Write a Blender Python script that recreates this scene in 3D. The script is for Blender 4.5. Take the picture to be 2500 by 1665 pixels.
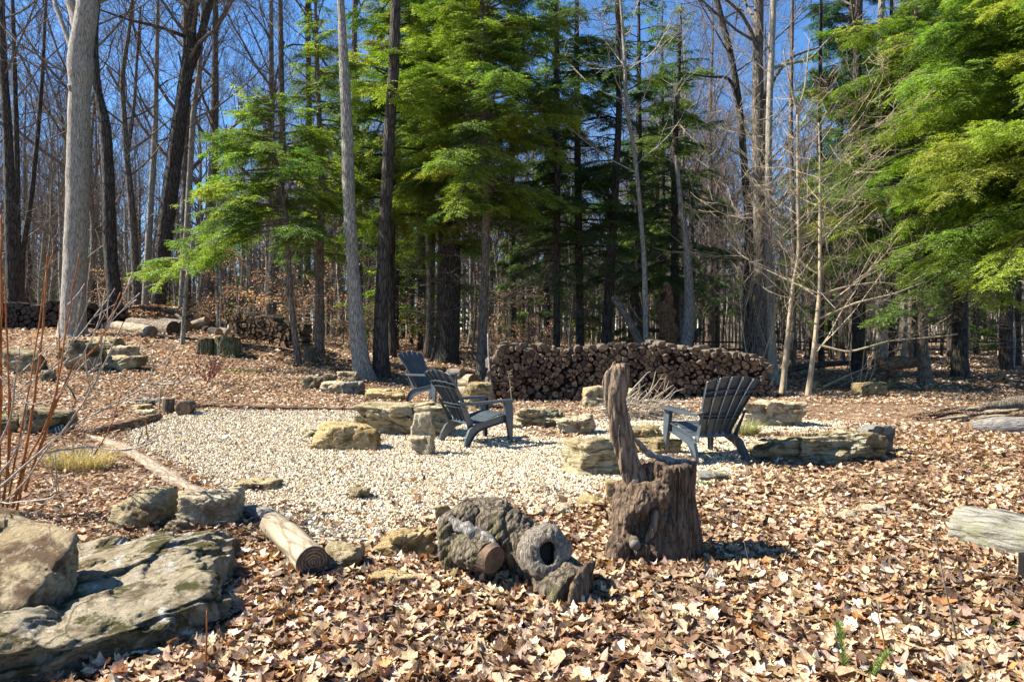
import bpy, bmesh, math, random
import numpy as np
from math import sin, cos, pi, radians, sqrt, atan2
from mathutils import Vector, Matrix

for o in list(bpy.data.objects): bpy.data.objects.remove(o)
SC = bpy.context.scene
COL = SC.collection

# ------------------------------------------------------------------ camera
F, CX, HY, CH = 1667.0, 1250.0, 800.0, 1.55
cd = bpy.data.cameras.new('camera'); cam = bpy.data.objects.new('camera', cd); COL.objects.link(cam)
cam.location = (0, 0, CH); cam.rotation_euler = (radians(90), 0, 0)
cd.sensor_width = 36; cd.lens = 36*F/2500; cd.shift_y = -0.013; cd.clip_end = 2000; cd.clip_start = .05
SC.camera = cam

# ------------------------------------------------------------------ sky and sun
SUN_EL = radians(44); SHAD = radians(-4)            # shadows fall to the right
sx, sy, sz = -cos(SHAD)*cos(SUN_EL), -sin(SHAD)*cos(SUN_EL), sin(SUN_EL)
w = bpy.data.worlds.new('World'); SC.world = w; w.use_nodes = True
nt = w.node_tree
sky = nt.nodes.new('ShaderNodeTexSky'); sky.sky_type = 'NISHITA'; sky.sun_disc = False
sky.sun_elevation = SUN_EL; sky.sun_rotation = atan2(sx, sy)
sky.air_density = 1.0; sky.dust_density = 0.0; sky.ozone_density = 4.5; sky.altitude = 1500
hs = nt.nodes.new('ShaderNodeHueSaturation'); hs.inputs['Saturation'].default_value = 1.15; hs.inputs['Value'].default_value = 1.35
nt.links.new(sky.outputs[0], hs.inputs['Color']); nt.links.new(hs.outputs[0], nt.nodes['Background'].inputs[0])
nt.nodes['Background'].inputs[1].default_value = 0.056
ld = bpy.data.lights.new('sun', 'SUN'); ld.energy = 5.0; ld.angle = radians(.5); ld.color = (1, .93, .80)
sun = bpy.data.objects.new('sun', ld); COL.objects.link(sun)
sun.rotation_euler = Vector((sx, sy, sz)).to_track_quat('Z', 'Y').to_euler()
SC.view_settings.view_transform = 'Standard'; SC.view_settings.look = 'None'
SC.view_settings.exposure = 1.75; SC.view_settings.gamma = 1
SC.render.engine = 'CYCLES'
SC.cycles.max_bounces = 5; SC.cycles.diffuse_bounces = 2; SC.cycles.transmission_bounces = 2; SC.cycles.glossy_bounces = 2

# ------------------------------------------------------------------ numeric helpers
def sstep(a, b, x):
    t = np.clip((np.asarray(x, float)-a)/(b-a), 0, 1); return t*t*(3-2*t)

def _hash(i, j, k, s):
    n = (i*374761393 + j*668265263 + k*1274126177 + s*974634777) & 0xffffffff
    n = ((n ^ (n >> 13))*1274126177) & 0xffffffff
    n = n ^ (n >> 16)
    return (n & 0xffffff)/float(0xffffff)

def vnoise(Pt, seed=0):
    Pt = np.asarray(Pt, float); b = np.floor(Pt).astype(np.int64); f = Pt-b; f = f*f*(3-2*f)
    r = 0
    for dx in (0, 1):
        for dy in (0, 1):
            for dz in (0, 1):
                wgt = (f[:, 0] if dx else 1-f[:, 0])*(f[:, 1] if dy else 1-f[:, 1])*(f[:, 2] if dz else 1-f[:, 2])
                r = r + wgt*_hash(b[:, 0]+dx, b[:, 1]+dy, b[:, 2]+dz, seed)
    return r*2-1

def fbm(Pt, seed=0, o=4, gain=.5):
    a = 1.; s = 0; q = np.asarray(Pt, float)
    for i in range(o):
        s = s + a*vnoise(q, seed+i*17); q = q*2.03+5.1; a *= gain
    return s

def terrain(x, y):
    x = np.asarray(x, float); y = np.asarray(y, float)
    u = x*np.minimum(1., 20/np.maximum(y, 1.))
    h = 1.25*sstep(0.5, -11, u)*sstep(7, 22, y)
    h = h + .25*sstep(13, 23, y)*sstep(4, -2, u)
    h = h + sstep(24, 75, y)*(.10*sstep(5, -3, u)-.45*sstep(0, 6, u))
    q = np.stack([x.ravel()*.45, y.ravel()*.45, 0*x.ravel()], 1)
    n = vnoise(q, 3).reshape(x.shape)*.035 + vnoise(q*4, 4).reshape(x.shape)*.010
    return h + n*sstep(2, 9, np.abs(y)+np.abs(x)*.3)

def tz(x, y): return float(terrain(np.array([x]), np.array([y]))[0])

def P(px, py, d): return Vector(((px-CX)/F*d, d, CH-(py-HY)/F*d))

def G(px, py, dmax=120.):
    """point of the ground seen in that direction"""
    d = np.concatenate([np.arange(1.5, 30, .02), np.arange(30, dmax, .2)])
    z = CH-(py-HY)/F*d; t = terrain((px-CX)/F*d, d)
    k = np.nonzero(z < t)[0]
    dd = d[k[0]] if len(k) else dmax
    return P(px, py, dd)

def Gd(px, d):
    x = (px-CX)/F*d; return Vector((x, d, tz(x, d)))

# ------------------------------------------------------------------ object helpers
def tag(o, label=None, cat=None, group=None, kind=None):
    if label: o['label'] = label
    if cat: o['category'] = cat
    if group: o['group'] = group
    if kind: o['kind'] = kind
    return o

def empty(name, loc, label, cat, group=None, rz=0):
    o = bpy.data.objects.new(name, None); COL.objects.link(o); o.location = loc; o.rotation_euler = (0, 0, rz)
    o.empty_display_size = .2
    return tag(o, label, cat, group)

class MB:
    """collects vertices and faces and links them as one mesh object"""
    def __init__(s): s.v = []; s.f = {3: [], 4: []}; s.n = 0; s.c = []; s.mi = {3: [], 4: []}; s.ng = []
    def add(s, v, f, col=None, mi=0):
        v = np.asarray(v, float).reshape(-1, 3); f = np.asarray(f, np.int64)
        if f.ndim == 1: f = f.reshape(1, -1)
        k = f.shape[1]
        s.v.append(v)
        if k in (3, 4):
            s.f[k].append(f+s.n); s.mi[k].append(np.full(len(f), mi, np.int32))
        else:
            for r in f: s.ng.append((tuple(int(a)+s.n for a in r), mi))
        c = np.ones((len(v), 4))
        if col is not None: c[:, :3] = col
        s.c.append(c); s.n += len(v)
    def addf(s, f, mi=0):                                  # more faces on the vertices added last
        f = np.asarray(f, np.int64)
        if f.ndim == 1: f = f.reshape(1, -1)
        base = s.n-len(s.v[-1]); k = f.shape[1]
        if k in (3, 4): s.f[k].append(f+base); s.mi[k].append(np.full(len(f), mi, np.int32))
        else:
            for r in f: s.ng.append((tuple(int(a)+base for a in r), mi))
    def mesh(s, name, mats, smooth=False, col=False):
        me = bpy.data.meshes.new(name)
        v = np.concatenate(s.v)
        idx = []; ls = []; mi = []; off = 0
        for k in (3, 4):
            if s.f[k]:
                f = np.concatenate(s.f[k]); idx.append(f.ravel()); ls.append(off+np.arange(len(f))*k); off += f.size
                mi.append(np.concatenate(s.mi[k]))
        for r, m in s.ng:
            idx.append(np.array(r)); ls.append(np.array([off])); off += len(r); mi.append(np.array([m], np.int32))
        idx = np.concatenate(idx); ls = np.concatenate(ls); mi = np.concatenate(mi)
        me.vertices.add(len(v)); me.vertices.foreach_set('co', v.ravel().astype(np.float32))
        me.loops.add(len(idx)); me.loops.foreach_set('vertex_index', idx.astype(np.int32))
        me.polygons.add(len(ls)); me.polygons.foreach_set('loop_start', ls.astype(np.int32))
        me.polygons.foreach_set('material_index', mi)
        me.polygons.foreach_set('use_smooth', np.full(len(ls), bool(smooth)))
        me.update(calc_edges=True)
        if col:
            a = me.color_attributes.new('Col', 'FLOAT_COLOR', 'POINT')
            a.data.foreach_set('color', np.concatenate(s.c).ravel().astype(np.float32))
        for m in (mats if isinstance(mats, (list, tuple)) else [mats]): me.materials.append(m)
        return me
    def build(s, name, mats, parent=None, smooth=False, col=False):
        o = bpy.data.objects.new(name, s.mesh(name, mats, smooth, col)); COL.objects.link(o)
        if parent is not None: o.parent = parent
        return o

def copy_tree(o, parent=None):
    c = o.copy(); COL.objects.link(c); c.parent = parent
    for ch in o.children: copy_tree(ch, c)
    return c

def recentre(o, loc):
    """move the origin of a mesh object to loc, geometry unchanged"""
    loc = Vector(loc); o.data.transform(Matrix.Translation(-loc)); o.location = loc

def frames(p):
    p = np.asarray(p, float); t = np.gradient(p, axis=0); t /= np.linalg.norm(t, axis=1)[:, None]+1e-9
    a = np.zeros_like(p); ref = np.array([1., 0, 0]) if abs(t[0][0]) < .8 else np.array([0, 1., 0])
    for i in range(len(p)):
        ref = ref-t[i]*ref.dot(t[i]); ref = ref/(np.linalg.norm(ref)+1e-9); a[i] = ref
    return t, a, np.cross(t, a)

def resample(p, r, step):
    p = np.asarray(p, float); r = np.asarray(r, float)
    # Catmull-like smoothing
    d = np.concatenate([[0], np.cumsum(np.linalg.norm(np.diff(p, axis=0), axis=1))])
    n = max(3, int(d[-1]/step)+1); s = np.linspace(0, d[-1], n)
    q = np.stack([np.interp(s, d, p[:, k]) for k in range(3)], 1); rr = np.interp(s, d, r)
    m = max(1, int(.35*d[-1]/len(p)/step))
    if m > 0 and n > 2*m+1:
        ker = np.ones(2*m+1)/(2*m+1)
        for arr in (q,):
            e = np.concatenate([np.repeat(arr[:1], m, 0)-(arr[1]-arr[0])*np.arange(m, 0, -1)[:, None], arr, np.repeat(arr[-1:], m, 0)+(arr[-1]-arr[-2])*np.arange(1, m+1)[:, None]])
            q = np.stack([np.convolve(e[:, k], ker, 'valid') for k in range(3)], 1)
    return q, rr

def tube(mb, p, r, n=12, amp=0, freq=6, seed=0, cap=True, squash=None, col=None, mi=0, capmi=None, ridge=0, ridge_n=9):
    p = np.asarray(p, float); r = np.asarray(r, float)*np.ones(len(p))
    t, a, b = frames(p); th = np.linspace(0, 2*pi, n, endpoint=False)
    if squash is None: squash = 1
    c = np.cos(th)[None, :, None]*a[:, None, :] + squash*np.sin(th)[None, :, None]*b[:, None, :]
    rad = r[:, None]*np.ones((len(p), n))
    if amp or ridge:
        q = (p[:, None, :]+c*r[:, None, None]).reshape(-1, 3)
        if amp: rad = rad*(1+amp*fbm(q*freq, seed, 3).reshape(len(p), n))
        if ridge:
            L = np.concatenate([[0], np.cumsum(np.linalg.norm(np.diff(p, axis=0), axis=1))])
            qq = np.stack([np.repeat(np.cos(th)[None], len(p), 0)*ridge_n/2, np.repeat(np.sin(th)[None], len(p), 0)*ridge_n/2, np.repeat(L[:, None], n, 1)*1.8], 2).reshape(-1, 3)
            k = 1-np.abs(vnoise(qq, seed+5)); k2 = 1-np.abs(vnoise(qq*2.1, seed+8))
            rad = rad*(1+ridge*((k+.5*k2).reshape(len(p), n)-.9))
    v = p[:, None, :]+c*rad[:, :, None]
    m = len(p); i = np.arange(m-1)[:, None]*n; j = np.arange(n)[None, :]; j2 = (j+1) % n
    f = np.stack([i+j, i+j2, i+n+j2, i+n+j], 2).reshape(-1, 4)
    mb.add(v.reshape(-1, 3), f, col, mi)
    if cap:
        cm = mi if capmi is None else capmi
        mb.addf(np.arange(n)[::-1], cm) ; mb.addf(np.arange(n)+(m-1)*n, cm)

def prisms(mb, p0, p1, r0, r1, k=3, col=None):
    """many tapered k-sided sticks at once"""
    p0 = np.asarray(p0, float); p1 = np.asarray(p1, float); N = len(p0)
    if N == 0: return
    t = p1-p0; t /= np.linalg.norm(t, axis=1)[:, None]+1e-9
    ref = np.where(np.abs(t[:, 2:3]) < .9, np.array([[0, 0, 1.]]), np.array([[1., 0, 0]]))
    a = np.cross(t, ref); a /= np.linalg.norm(a, axis=1)[:, None]+1e-9; b = np.cross(t, a)
    th = np.linspace(0, 2*pi, k, endpoint=False)
    c = np.cos(th)[None, :, None]*a[:, None, :]+np.sin(th)[None, :, None]*b[:, None, :]
    v = np.concatenate([p0[:, None, :]+c*np.asarray(r0)[:, None, None], p1[:, None, :]+c*np.asarray(r1)[:, None, None]], 1)
    base = np.arange(N)[:, None, None]*2*k; j = np.arange(k); j2 = (j+1) % k
    f = np.stack([j, j2, k+j2, k+j], 1)[None]+base
    cc = None
    if col is not None:
        cc = np.asarray(col, float)
        if cc.ndim == 2: cc = np.repeat(cc, 2*k, 0)
    mb.add(v.reshape(-1, 3), f.reshape(-1, 4), cc)

def box(mb, c, s, rot=None, mi=0, col=None):
    v = np.array([[x, y, z] for z in (-.5, .5) for y in (-.5, .5) for x in (-.5, .5)])*np.array(s)
    if rot is not None: v = v@np.array(rot.to_matrix() if hasattr(rot, 'to_matrix') else rot).T
    f = [[0, 2, 3, 1], [4, 5, 7, 6], [0, 1, 5, 4], [1, 3, 7, 5], [3, 2, 6, 7], [2, 0, 4, 6]]
    mb.add(v+np.array(c), f, col, mi)

def fuse(mb, name, voxel):
    """weld overlapping closed shapes into one continuous skin (voxel remesh), returns verts, faces"""
    o = mb.build('tmp_'+name, [], None)
    m = o.modifiers.new('r', 'REMESH'); m.mode = 'VOXEL'; m.voxel_size = voxel
    dg = bpy.context.evaluated_depsgraph_get(); ev = o.evaluated_get(dg); me = ev.to_mesh()
    v = np.zeros(len(me.vertices)*3); me.vertices.foreach_get('co', v); v = v.reshape(-1, 3)
    nn = np.zeros(len(me.vertices)*3); me.vertices.foreach_get('normal', nn); nn = nn.reshape(-1, 3)
    f4 = [tuple(q.vertices) for q in me.polygons if len(q.vertices) == 4]
    f3 = [tuple(q.vertices) for q in me.polygons if len(q.vertices) == 3]
    ev.to_mesh_clear(); d = o.data; bpy.data.objects.remove(o); bpy.data.meshes.remove(d)
    return v, nn, f4, f3

# ------------------------------------------------------------------ material helpers
class NT:
    def __init__(s, name):
        s.m = bpy.data.materials.new(name); s.m.use_nodes = True; s.t = s.m.node_tree
        s.b = s.t.nodes['Principled BSDF']; s.out = s.t.nodes['Material Output']
        s.b.inputs['Roughness'].default_value = .9
        s.b.inputs['Specular IOR Level'].default_value = .25
        s.tc = s.t.nodes.new('ShaderNodeTexCoord')
    def n(s, kind, **kw):
        x = s.t.nodes.new(kind)
        for k, v in kw.items():
            if hasattr(x, k) and k not in ('Scale',): setattr(x, k, v)
            else: x.inputs[k].default_value = v
        return x
    def l(s, a, b): s.t.links.new(a, b)
    def coord(s, scale=(1, 1, 1), kind='Object'):
        mp = s.t.nodes.new('ShaderNodeMapping'); mp.inputs['Scale'].default_value = scale
        s.l(s.tc.outputs[kind], mp.inputs[0]); return mp.outputs[0]
    def noise(s, co, scale, detail=6, rough=.6, dist=0):
        x = s.t.nodes.new('ShaderNodeTexNoise'); x.inputs['Scale'].default_value = scale
        x.inputs['Detail'].default_value = detail; x.inputs['Roughness'].default_value = rough
        x.inputs['Distortion'].default_value = dist
        s.l(co, x.inputs['Vector']); return x.outputs['Fac']
    def vor(s, co, scale, feature='F1', out='Distance'):
        x = s.t.nodes.new('ShaderNodeTexVoronoi'); x.feature = feature; x.inputs['Scale'].default_value = scale
        s.l(co, x.inputs['Vector']); return x.outputs[out]
    def ramp(s, f, stops):
        x = s.t.nodes.new('ShaderNodeValToRGB'); e = x.color_ramp.elements
        while len(e) < len(stops): e.new(.5)
        for k, (p, c) in enumerate(stops):
            e[k].position = p; e[k].color = (*c, 1) if isinstance(c, (tuple, list)) else (c, c, c, 1)
        s.l(f, x.inputs[0]); return x.outputs[0]
    def mix(s, f, a, b, mode='MIX'):
        x = s.t.nodes.new('ShaderNodeMix'); x.data_type = 'RGBA'; x.blend_type = mode
        for ix, val in ((0, f), (6, a), (7, b)):
            sock = x.inputs[ix]
            if isinstance(val, (int, float)): sock.default_value = val if ix == 0 else (val, val, val, 1)
            elif isinstance(val, (tuple, list)): sock.default_value = (*val, 1)
            else: s.l(val, sock)
        return x.outputs[2]
    def math(s, op, a, b=None):
        x = s.t.nodes.new('ShaderNodeMath'); x.operation = op
        for k, val in enumerate((a, b)):
            if val is None: continue
            if isinstance(val, (int, float)): x.inputs[k].default_value = val
            else: s.l(val, x.inputs[k])
        return x.outputs[0]
    def bump(s, h, strength=.5, dist=.02, prev=None):
        x = s.t.nodes.new('ShaderNodeBump'); x.inputs['Strength'].default_value = strength; x.inputs['Distance'].default_value = dist
        s.l(h, x.inputs['Height'])
        if prev: s.l(prev, x.inputs['Normal'])
        return x.outputs[0]
    def attr(s, name='Col'):
        x = s.t.nodes.new('ShaderNodeAttribute'); x.attribute_name = name; return x.outputs['Color']
    def objrand(s):
        x = s.t.nodes.new('ShaderNodeObjectInfo'); return x.outputs['Random']
    def up(s):
        g = s.t.nodes.new('ShaderNodeNewGeometry'); x = s.t.nodes.new('ShaderNodeSeparateXYZ'); s.l(g.outputs['Normal'], x.inputs[0]); return x.outputs[2]
    def done(s, col, normal=None):
        if isinstance(col, (tuple, list)): s.b.inputs['Base Color'].default_value = (*col, 1)
        else: s.l(col, s.b.inputs['Base Color'])
        if normal is not None: s.l(normal, s.b.inputs['Normal'])
        return s.m

def m_rock(name, a, b, dark, lichen=.3, moss=.0, pale=(.62, .58, .48), strat=0, fine=1.):
    t = NT(name); co = t.coord(); col = t.mix(t.ramp(t.noise(co, 2.2, 8, .65), [(.35, 0.), (.65, 1.)]), a, b)
    c2 = t.coord((1.3, 1.3, 5 if strat else 1.3))
    col = t.mix(t.ramp(t.noise(c2, 3.1, 9, .7, .4), [(.48, 0.), (.60, 1.)]), col, dark)
    if lichen:
        col = t.mix(t.ramp(t.noise(t.coord((1, 1, 1)), 5.3, 9, .75), [(.66-.2*lichen, 0.), (.72-.2*lichen, 1.)]), col, pale)
    col = t.mix(.35, col, t.ramp(t.noise(co, 38, 5, .7), [(.3, .3), (.62, 1.)]), 'MULTIPLY')
    if moss:
        mk = t.math('MULTIPLY', t.ramp(t.noise(co, 4.2, 8, .7), [(.56-.12*moss, 0.), (.62-.12*moss, 1.)]), t.ramp(t.up(), [(0., .3), (.5, 1.)]))
        mc = t.mix(t.noise(co, 60, 3), (.030, .030, .008), (.13, .12, .025))
        col = t.mix(mk, col, mc)
    fine_ = t.noise(co, 70, 5, .75); mid = t.noise(c2, 9, 12, .78, .3)
    dco = t.mix(.10, co, t.noise(co, 4, 4)); cr = t.ramp(t.vor(dco, 2.6, 'DISTANCE_TO_EDGE'), [(0., 0.), (.018, 1.)])
    lay = t.ramp(t.noise(t.coord((1.2, 1.2, 9)), 2.4, 10, .7, .3), [(.38, 0.), (.46, .55), (.5, .6), (.62, 1.)])
    pit = t.ramp(t.vor(t.mix(.25, co, t.noise(co, 14, 3)), 26, 'F1'), [(.12, 0.), (.3, 1.)])
    col = t.mix(t.ramp(mid, [(.34, .6), (.46, 0.)]), col, dark)
    col = t.mix(.28, col, pit, 'MULTIPLY'); col = t.mix(t.math('MULTIPLY', t.ramp(cr, [(0., 1.), (1., 0.)]), .5), col, dark)
    h = t.math('ADD', t.math('ADD', mid, t.math('MULTIPLY', fine_, .22)), t.math('MULTIPLY', lay, .35)); h = t.math('ADD', h, t.math('MULTIPLY', pit, .10))
    n = t.bump(h, 1., .085*fine); n = t.bump(cr, .35, .012, n)
    return t.done(col, n)

def m_bark(name, dark, light, sc=1., vert=1., patch=None, dist=.02, moss=None):
    t = NT(name); co = t.coord((9*sc, 9*sc, 1.6*sc)); c3 = t.coord((2.4*sc, 2.4*sc, 1.6*sc))
    h = t.noise(co, 2.0, 9, .7, .5); dc = t.mix(.22, co, t.noise(co, 1.6, 5))
    fur = t.ramp(t.vor(dc, 2.1, 'DISTANCE_TO_EDGE'), [(0., 0.), (.16, .8), (.35, 1.)])
    hh = t.math('ADD', t.math('MULTIPLY', h, 1.0), t.math('MULTIPLY', fur, .55*vert))
    col = t.mix(t.ramp(hh, [(.45, 0.), (.62+.45*vert, 1.)]), dark, light)
    col = t.mix(t.ramp(t.noise(c3, 2., 8, .75), [(.40, 0.), (.64, .75)]), col, patch or tuple(.6*d+.4*l for d, l in zip(dark, light)))
    col = t.mix(.55*min(1, vert), col, t.ramp(fur, [(0., .25), (.6, 1.)]), 'MULTIPLY')
    col = t.mix(.55, col, t.ramp(t.noise(c3, 34, 5, .75), [(.34, .3), (.66, 1.)]), 'MULTIPLY')
    if moss: col = t.mix(t.ramp(t.noise(c3, 1.4, 8, .75), [(.54, 0.), (.60, .7)]), col, moss)
    return t.done(col, t.bump(t.math('ADD', hh, t.math('MULTIPLY', t.noise(c3, 26, 5, .7), .3)), 1., dist*1.6))

def m_wood_end(name, a, b, bark=(.06, .045, .035)):
    t = NT(name); co = t.coord()
    r = t.objrand(); col = t.mix(r, a, b)
    col = t.mix(t.ramp(t.noise(t.coord((1, 1, 1)), 9, 8, .7), [(.4, 0.), (.62, .8)]), col, bark)
    col = t.mix(.5, col, t.ramp(t.noise(co, 60, 3), [(.3, .5), (.7, 1.)]), 'MULTIPLY')
    return t.done(col, t.bump(t.noise(co, 70, 4), .5, .01))

def m_attr(name, rough=.9, trans=0., tint=None, spec=.2, bumpn=0):
    t = NT(name); c = t.attr('Col')
    t.b.inputs['Specular IOR Level'].default_value = spec; t.b.inputs['Roughness'].default_value = rough
    n = None
    if bumpn: n = t.bump(t.noise(t.coord(), bumpn, 3), .5, .01)
    t.done(c, n)
    if trans:
        tr = t.t.nodes.new('ShaderNodeBsdfTranslucent'); mx = t.t.nodes.new('ShaderNodeMixShader'); mx.inputs[0].default_value = trans
        cc = t.mix(1., c, tint or (1, 1, 1), 'MULTIPLY')
        t.l(cc, tr.inputs[0]); t.l(t.b.outputs[0], mx.inputs[1]); t.l(tr.outputs[0], mx.inputs[2]); t.l(mx.outputs[0], t.out.inputs[0])
    return t.m

M = {}
M['tanrock'] = m_rock('tan_sandstone', (.50, .40, .21), (.64, .54, .34), (.22, .15, .07), .25, 0, (.66, .62, .50))
M['yelrock'] = m_rock('yellow_sandstone', (.60, .43, .18), (.70, .57, .33), (.30, .19, .07), .2, 0, (.68, .62, .46))
M['palerock'] = m_rock('pale_limestone', (.62, .51, .32), (.76, .66, .46), (.30, .21, .11), .35, 0, (.84, .78, .64))
M['strat'] = m_rock('layered_mossy_sandstone', (.56, .45, .24), (.70, .61, .41), (.20, .145, .065), .4, .12, (.68, .64, .52), strat=1)
M['mossrock'] = m_rock('mossy_sandstone', (.42, .32, .15), (.58, .46, .26), (.16, .11, .045), .4, .38, (.60, .56, .44), strat=1)
M['greyrock'] = m_rock('grey_fieldstone', (.30, .28, .25), (.42, .40, .35), (.15, .13, .11), .3, .1, (.5, .49, .45))
M['brownrock'] = m_rock('brown_boulder_stone', (.34, .265, .15), (.48, .39, .24), (.12, .09, .05), .15, .1)
M['bigrock'] = m_rock('weathered_lichen_boulder', (.44, .355, .215), (.62, .53, .38), (.15, .11, .055), .6, .42, (.80, .76, .68), fine=1.3)
M['tiltrock'] = m_rock('ochre_boulder_stone', (.54, .41, .22), (.66, .54, .35), (.17, .105, .055), .1, 0, (.72, .66, .54))
M['bark_pale'] = m_bark('pale_grey_bark', (.09, .078, .062), (.52, .48, .41), 1.7, .55, dist=.015)
M['bark_grey'] = m_bark('smooth_grey_bark', (.12, .10, .085), (.52, .48, .41), 1.6, .35, (.34, .31, .26), dist=.012)
M['bark_dark'] = m_bark('dark_furrowed_bark', (.025, .02, .016), (.13, .11, .09), 1., 1., dist=.035)
M['bark_mid'] = m_bark('brown_grey_bark', (.06, .048, .038), (.26, .215, .17), 1.1, 1., dist=.02)
M['bark_hem'] = m_bark('reddish_hemlock_bark', (.08, .055, .04), (.30, .235, .18), 1.5, 1., dist=.015)
M['bark_far'] = m_bark('distant_grey_bark', (.10, .085, .065), (.38, .33, .26), .7, 1., dist=.02)
M['twig'] = m_bark('bare_twig_bark', (.08, .065, .05), (.27, .22, .175), 1, .4, dist=.003)
M['twig_red'] = m_bark('reddish_budding_twig', (.10, .07, .058), (.27, .205, .17), 1, .4, dist=.003)
M['twig_pale'] = m_bark('pale_straw_twig', (.27, .21, .14), (.50, .41, .28), 1, .3, dist=.003)
M['cane_red'] = m_bark('orange_brown_cane', (.22, .07, .02), (.50, .19, .06), 2, .3, dist=.001)
M['cane_grey'] = m_bark('pale_grey_cane', (.22, .18, .14), (.55, .49, .42), 2, .4, dist=.002)
M['needle'] = m_attr('hemlock_needles', .55, .46, (1.5, 1.6, .5), .4)
def m_leafm():
    t = NT('fallen_leaves'); co = t.coord(); c = t.attr('Col'); t.b.inputs['Roughness'].default_value = .62; t.b.inputs['Specular IOR Level'].default_value = .3
    c = t.mix(.75, c, t.ramp(t.noise(co, 45, 6, .75), [(.36, (.30, .24, .20)), (.52, (.85, .82, .80)), (.64, (1.12, 1.1, 1.05))]), 'MULTIPLY')
    c = t.mix(.6, c, t.ramp(t.noise(co, .9, 5, .65), [(.36, (.42, .38, .36)), (.56, (1., 1., 1.))]), 'MULTIPLY')
    t.done(c, t.bump(t.noise(co, 110, 5, .7), .7, .006))
    tr = t.t.nodes.new('ShaderNodeBsdfTranslucent'); mx = t.t.nodes.new('ShaderNodeMixShader'); mx.inputs[0].default_value = .16
    t.l(t.mix(1., c, (1.3, .9, .5), 'MULTIPLY'), tr.inputs[0]); t.l(t.b.outputs[0], mx.inputs[1]); t.l(tr.outputs[0], mx.inputs[2]); t.l(mx.outputs[0], t.out.inputs[0]); return t.m
M['leaf'] = m_leafm()
M['beechleaf'] = m_attr('dry_beech_leaves', .7, .35, (1.3, .9, .6), .2)
M['grass'] = m_attr('dry_grass', .7, .3, (1.2, 1.1, .7), .2)
M['stone'] = m_attr('pea_gravel', .85, 0, None, .25)
M['end'] = m_wood_end('cut_firewood_end', (.085, .045, .03), (.44, .27, .145), (.035, .022, .017))
M['endold'] = m_wood_end('old_firewood_end', (.13, .085, .055), (.28, .18, .11))
M['endblack'] = m_wood_end('blackened_firewood_end', (.020, .016, .015), (.06, .05, .045))
M['logbark'] = m_bark('firewood_bark', (.05, .04, .03), (.22, .18, .14), 1.5, 1., dist=.01)
M['logpale'] = m_bark('debarked_pale_log', (.15, .11, .07), (.50, .42, .30), .9, .3, dist=.006)
M['logrot'] = m_bark('rotten_brown_wood', (.10, .055, .03), (.38, .25, .15), 1.2, 1., dist=.03)
M['stumpbark'] = m_bark('old_stump_bark', (.04, .025, .016), (.34, .235, .155), 1.6, .4, (.20, .14, .095), .03)
M['stumpwood'] = m_bark('weathered_brown_wood', (.055, .032, .02), (.48, .34, .215), 1.8, .5, (.26, .19, .14), .02)
M['gnarl'] = m_bark('gnarled_grey_bark', (.045, .032, .022), (.34, .28, .20), 1.7, .45, (.17, .13, .09), .025, (.12, .115, .045))
M['silver'] = m_bark('silvery_weathered_wood', (.10, .085, .07), (.50, .47, .42), 2.4, .3, None, .015)
M['mossbark'] = m_bark('mossy_stump_bark', (.05, .04, .03), (.22, .19, .13), 1.4, 1., (.14, .15, .05), .03, (.10, .13, .03))
M['birch'] = m_bark('grey_plank_bark', (.09, .08, .065), (.42, .395, .335), 1.3, .35, (.28, .265, .21), .02, (.22, .22, .13))
def _ring():
    t = NT('dark_sawn_log_end'); co = t.coord(); wv = t.t.nodes.new('ShaderNodeTexWave'); wv.wave_type = 'RINGS'; wv.rings_direction = 'Z'; wv.inputs['Scale'].default_value = 17; wv.inputs['Distortion'].default_value = 7; wv.inputs['Detail'].default_value = 4; t.l(co, wv.inputs['Vector'])
    col = t.mix(t.ramp(wv.outputs['Fac'], [(.2, 0.), (.8, 1.)]), (.10, .06, .035), (.30, .20, .12)); col = t.mix(t.ramp(t.noise(co, 11, 8, .75), [(.42, 0.), (.6, .85)]), col, (.05, .032, .022))
    return t.done(col, t.bump(t.noise(co, 60, 6, .75), .8, .01))
M['enddark'] = _ring()
M['orange'] = m_bark('orange_rotten_heartwood', (.05, .028, .018), (.46, .24, .11), 1.5, .5, (.13, .09, .06), .03)
def _plastic():
    t = NT('slate_blue_plastic'); t.b.inputs['Roughness'].default_value = .36; t.b.inputs['Specular IOR Level'].default_value = .5
    co = t.coord(); col = t.mix(t.ramp(t.noise(co, 6, 6, .7), [(.4, 0.), (.7, .5)]), (.040, .053, .066), (.085, .098, .108))
    return t.done(col, t.bump(t.noise(co, 120, 3), .08, .002))
M['plastic'] = _plastic()
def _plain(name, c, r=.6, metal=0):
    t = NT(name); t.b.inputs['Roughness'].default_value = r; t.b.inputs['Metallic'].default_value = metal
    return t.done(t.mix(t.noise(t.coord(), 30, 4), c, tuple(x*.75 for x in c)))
M['black'] = _plain('black_hollow_shade', (.008, .006, .005))  # dark rotten wood, taken near black to paint in the shade of hollows
M['metal'] = _plain('dark_metal', (.03, .03, .032), .4, .6)
M['white'] = _plain('pale_plastic', (.45, .45, .42), .5)
M['darkpl'] = _plain('dark_grey_plastic', (.05, .055, .05), .5)
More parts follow.
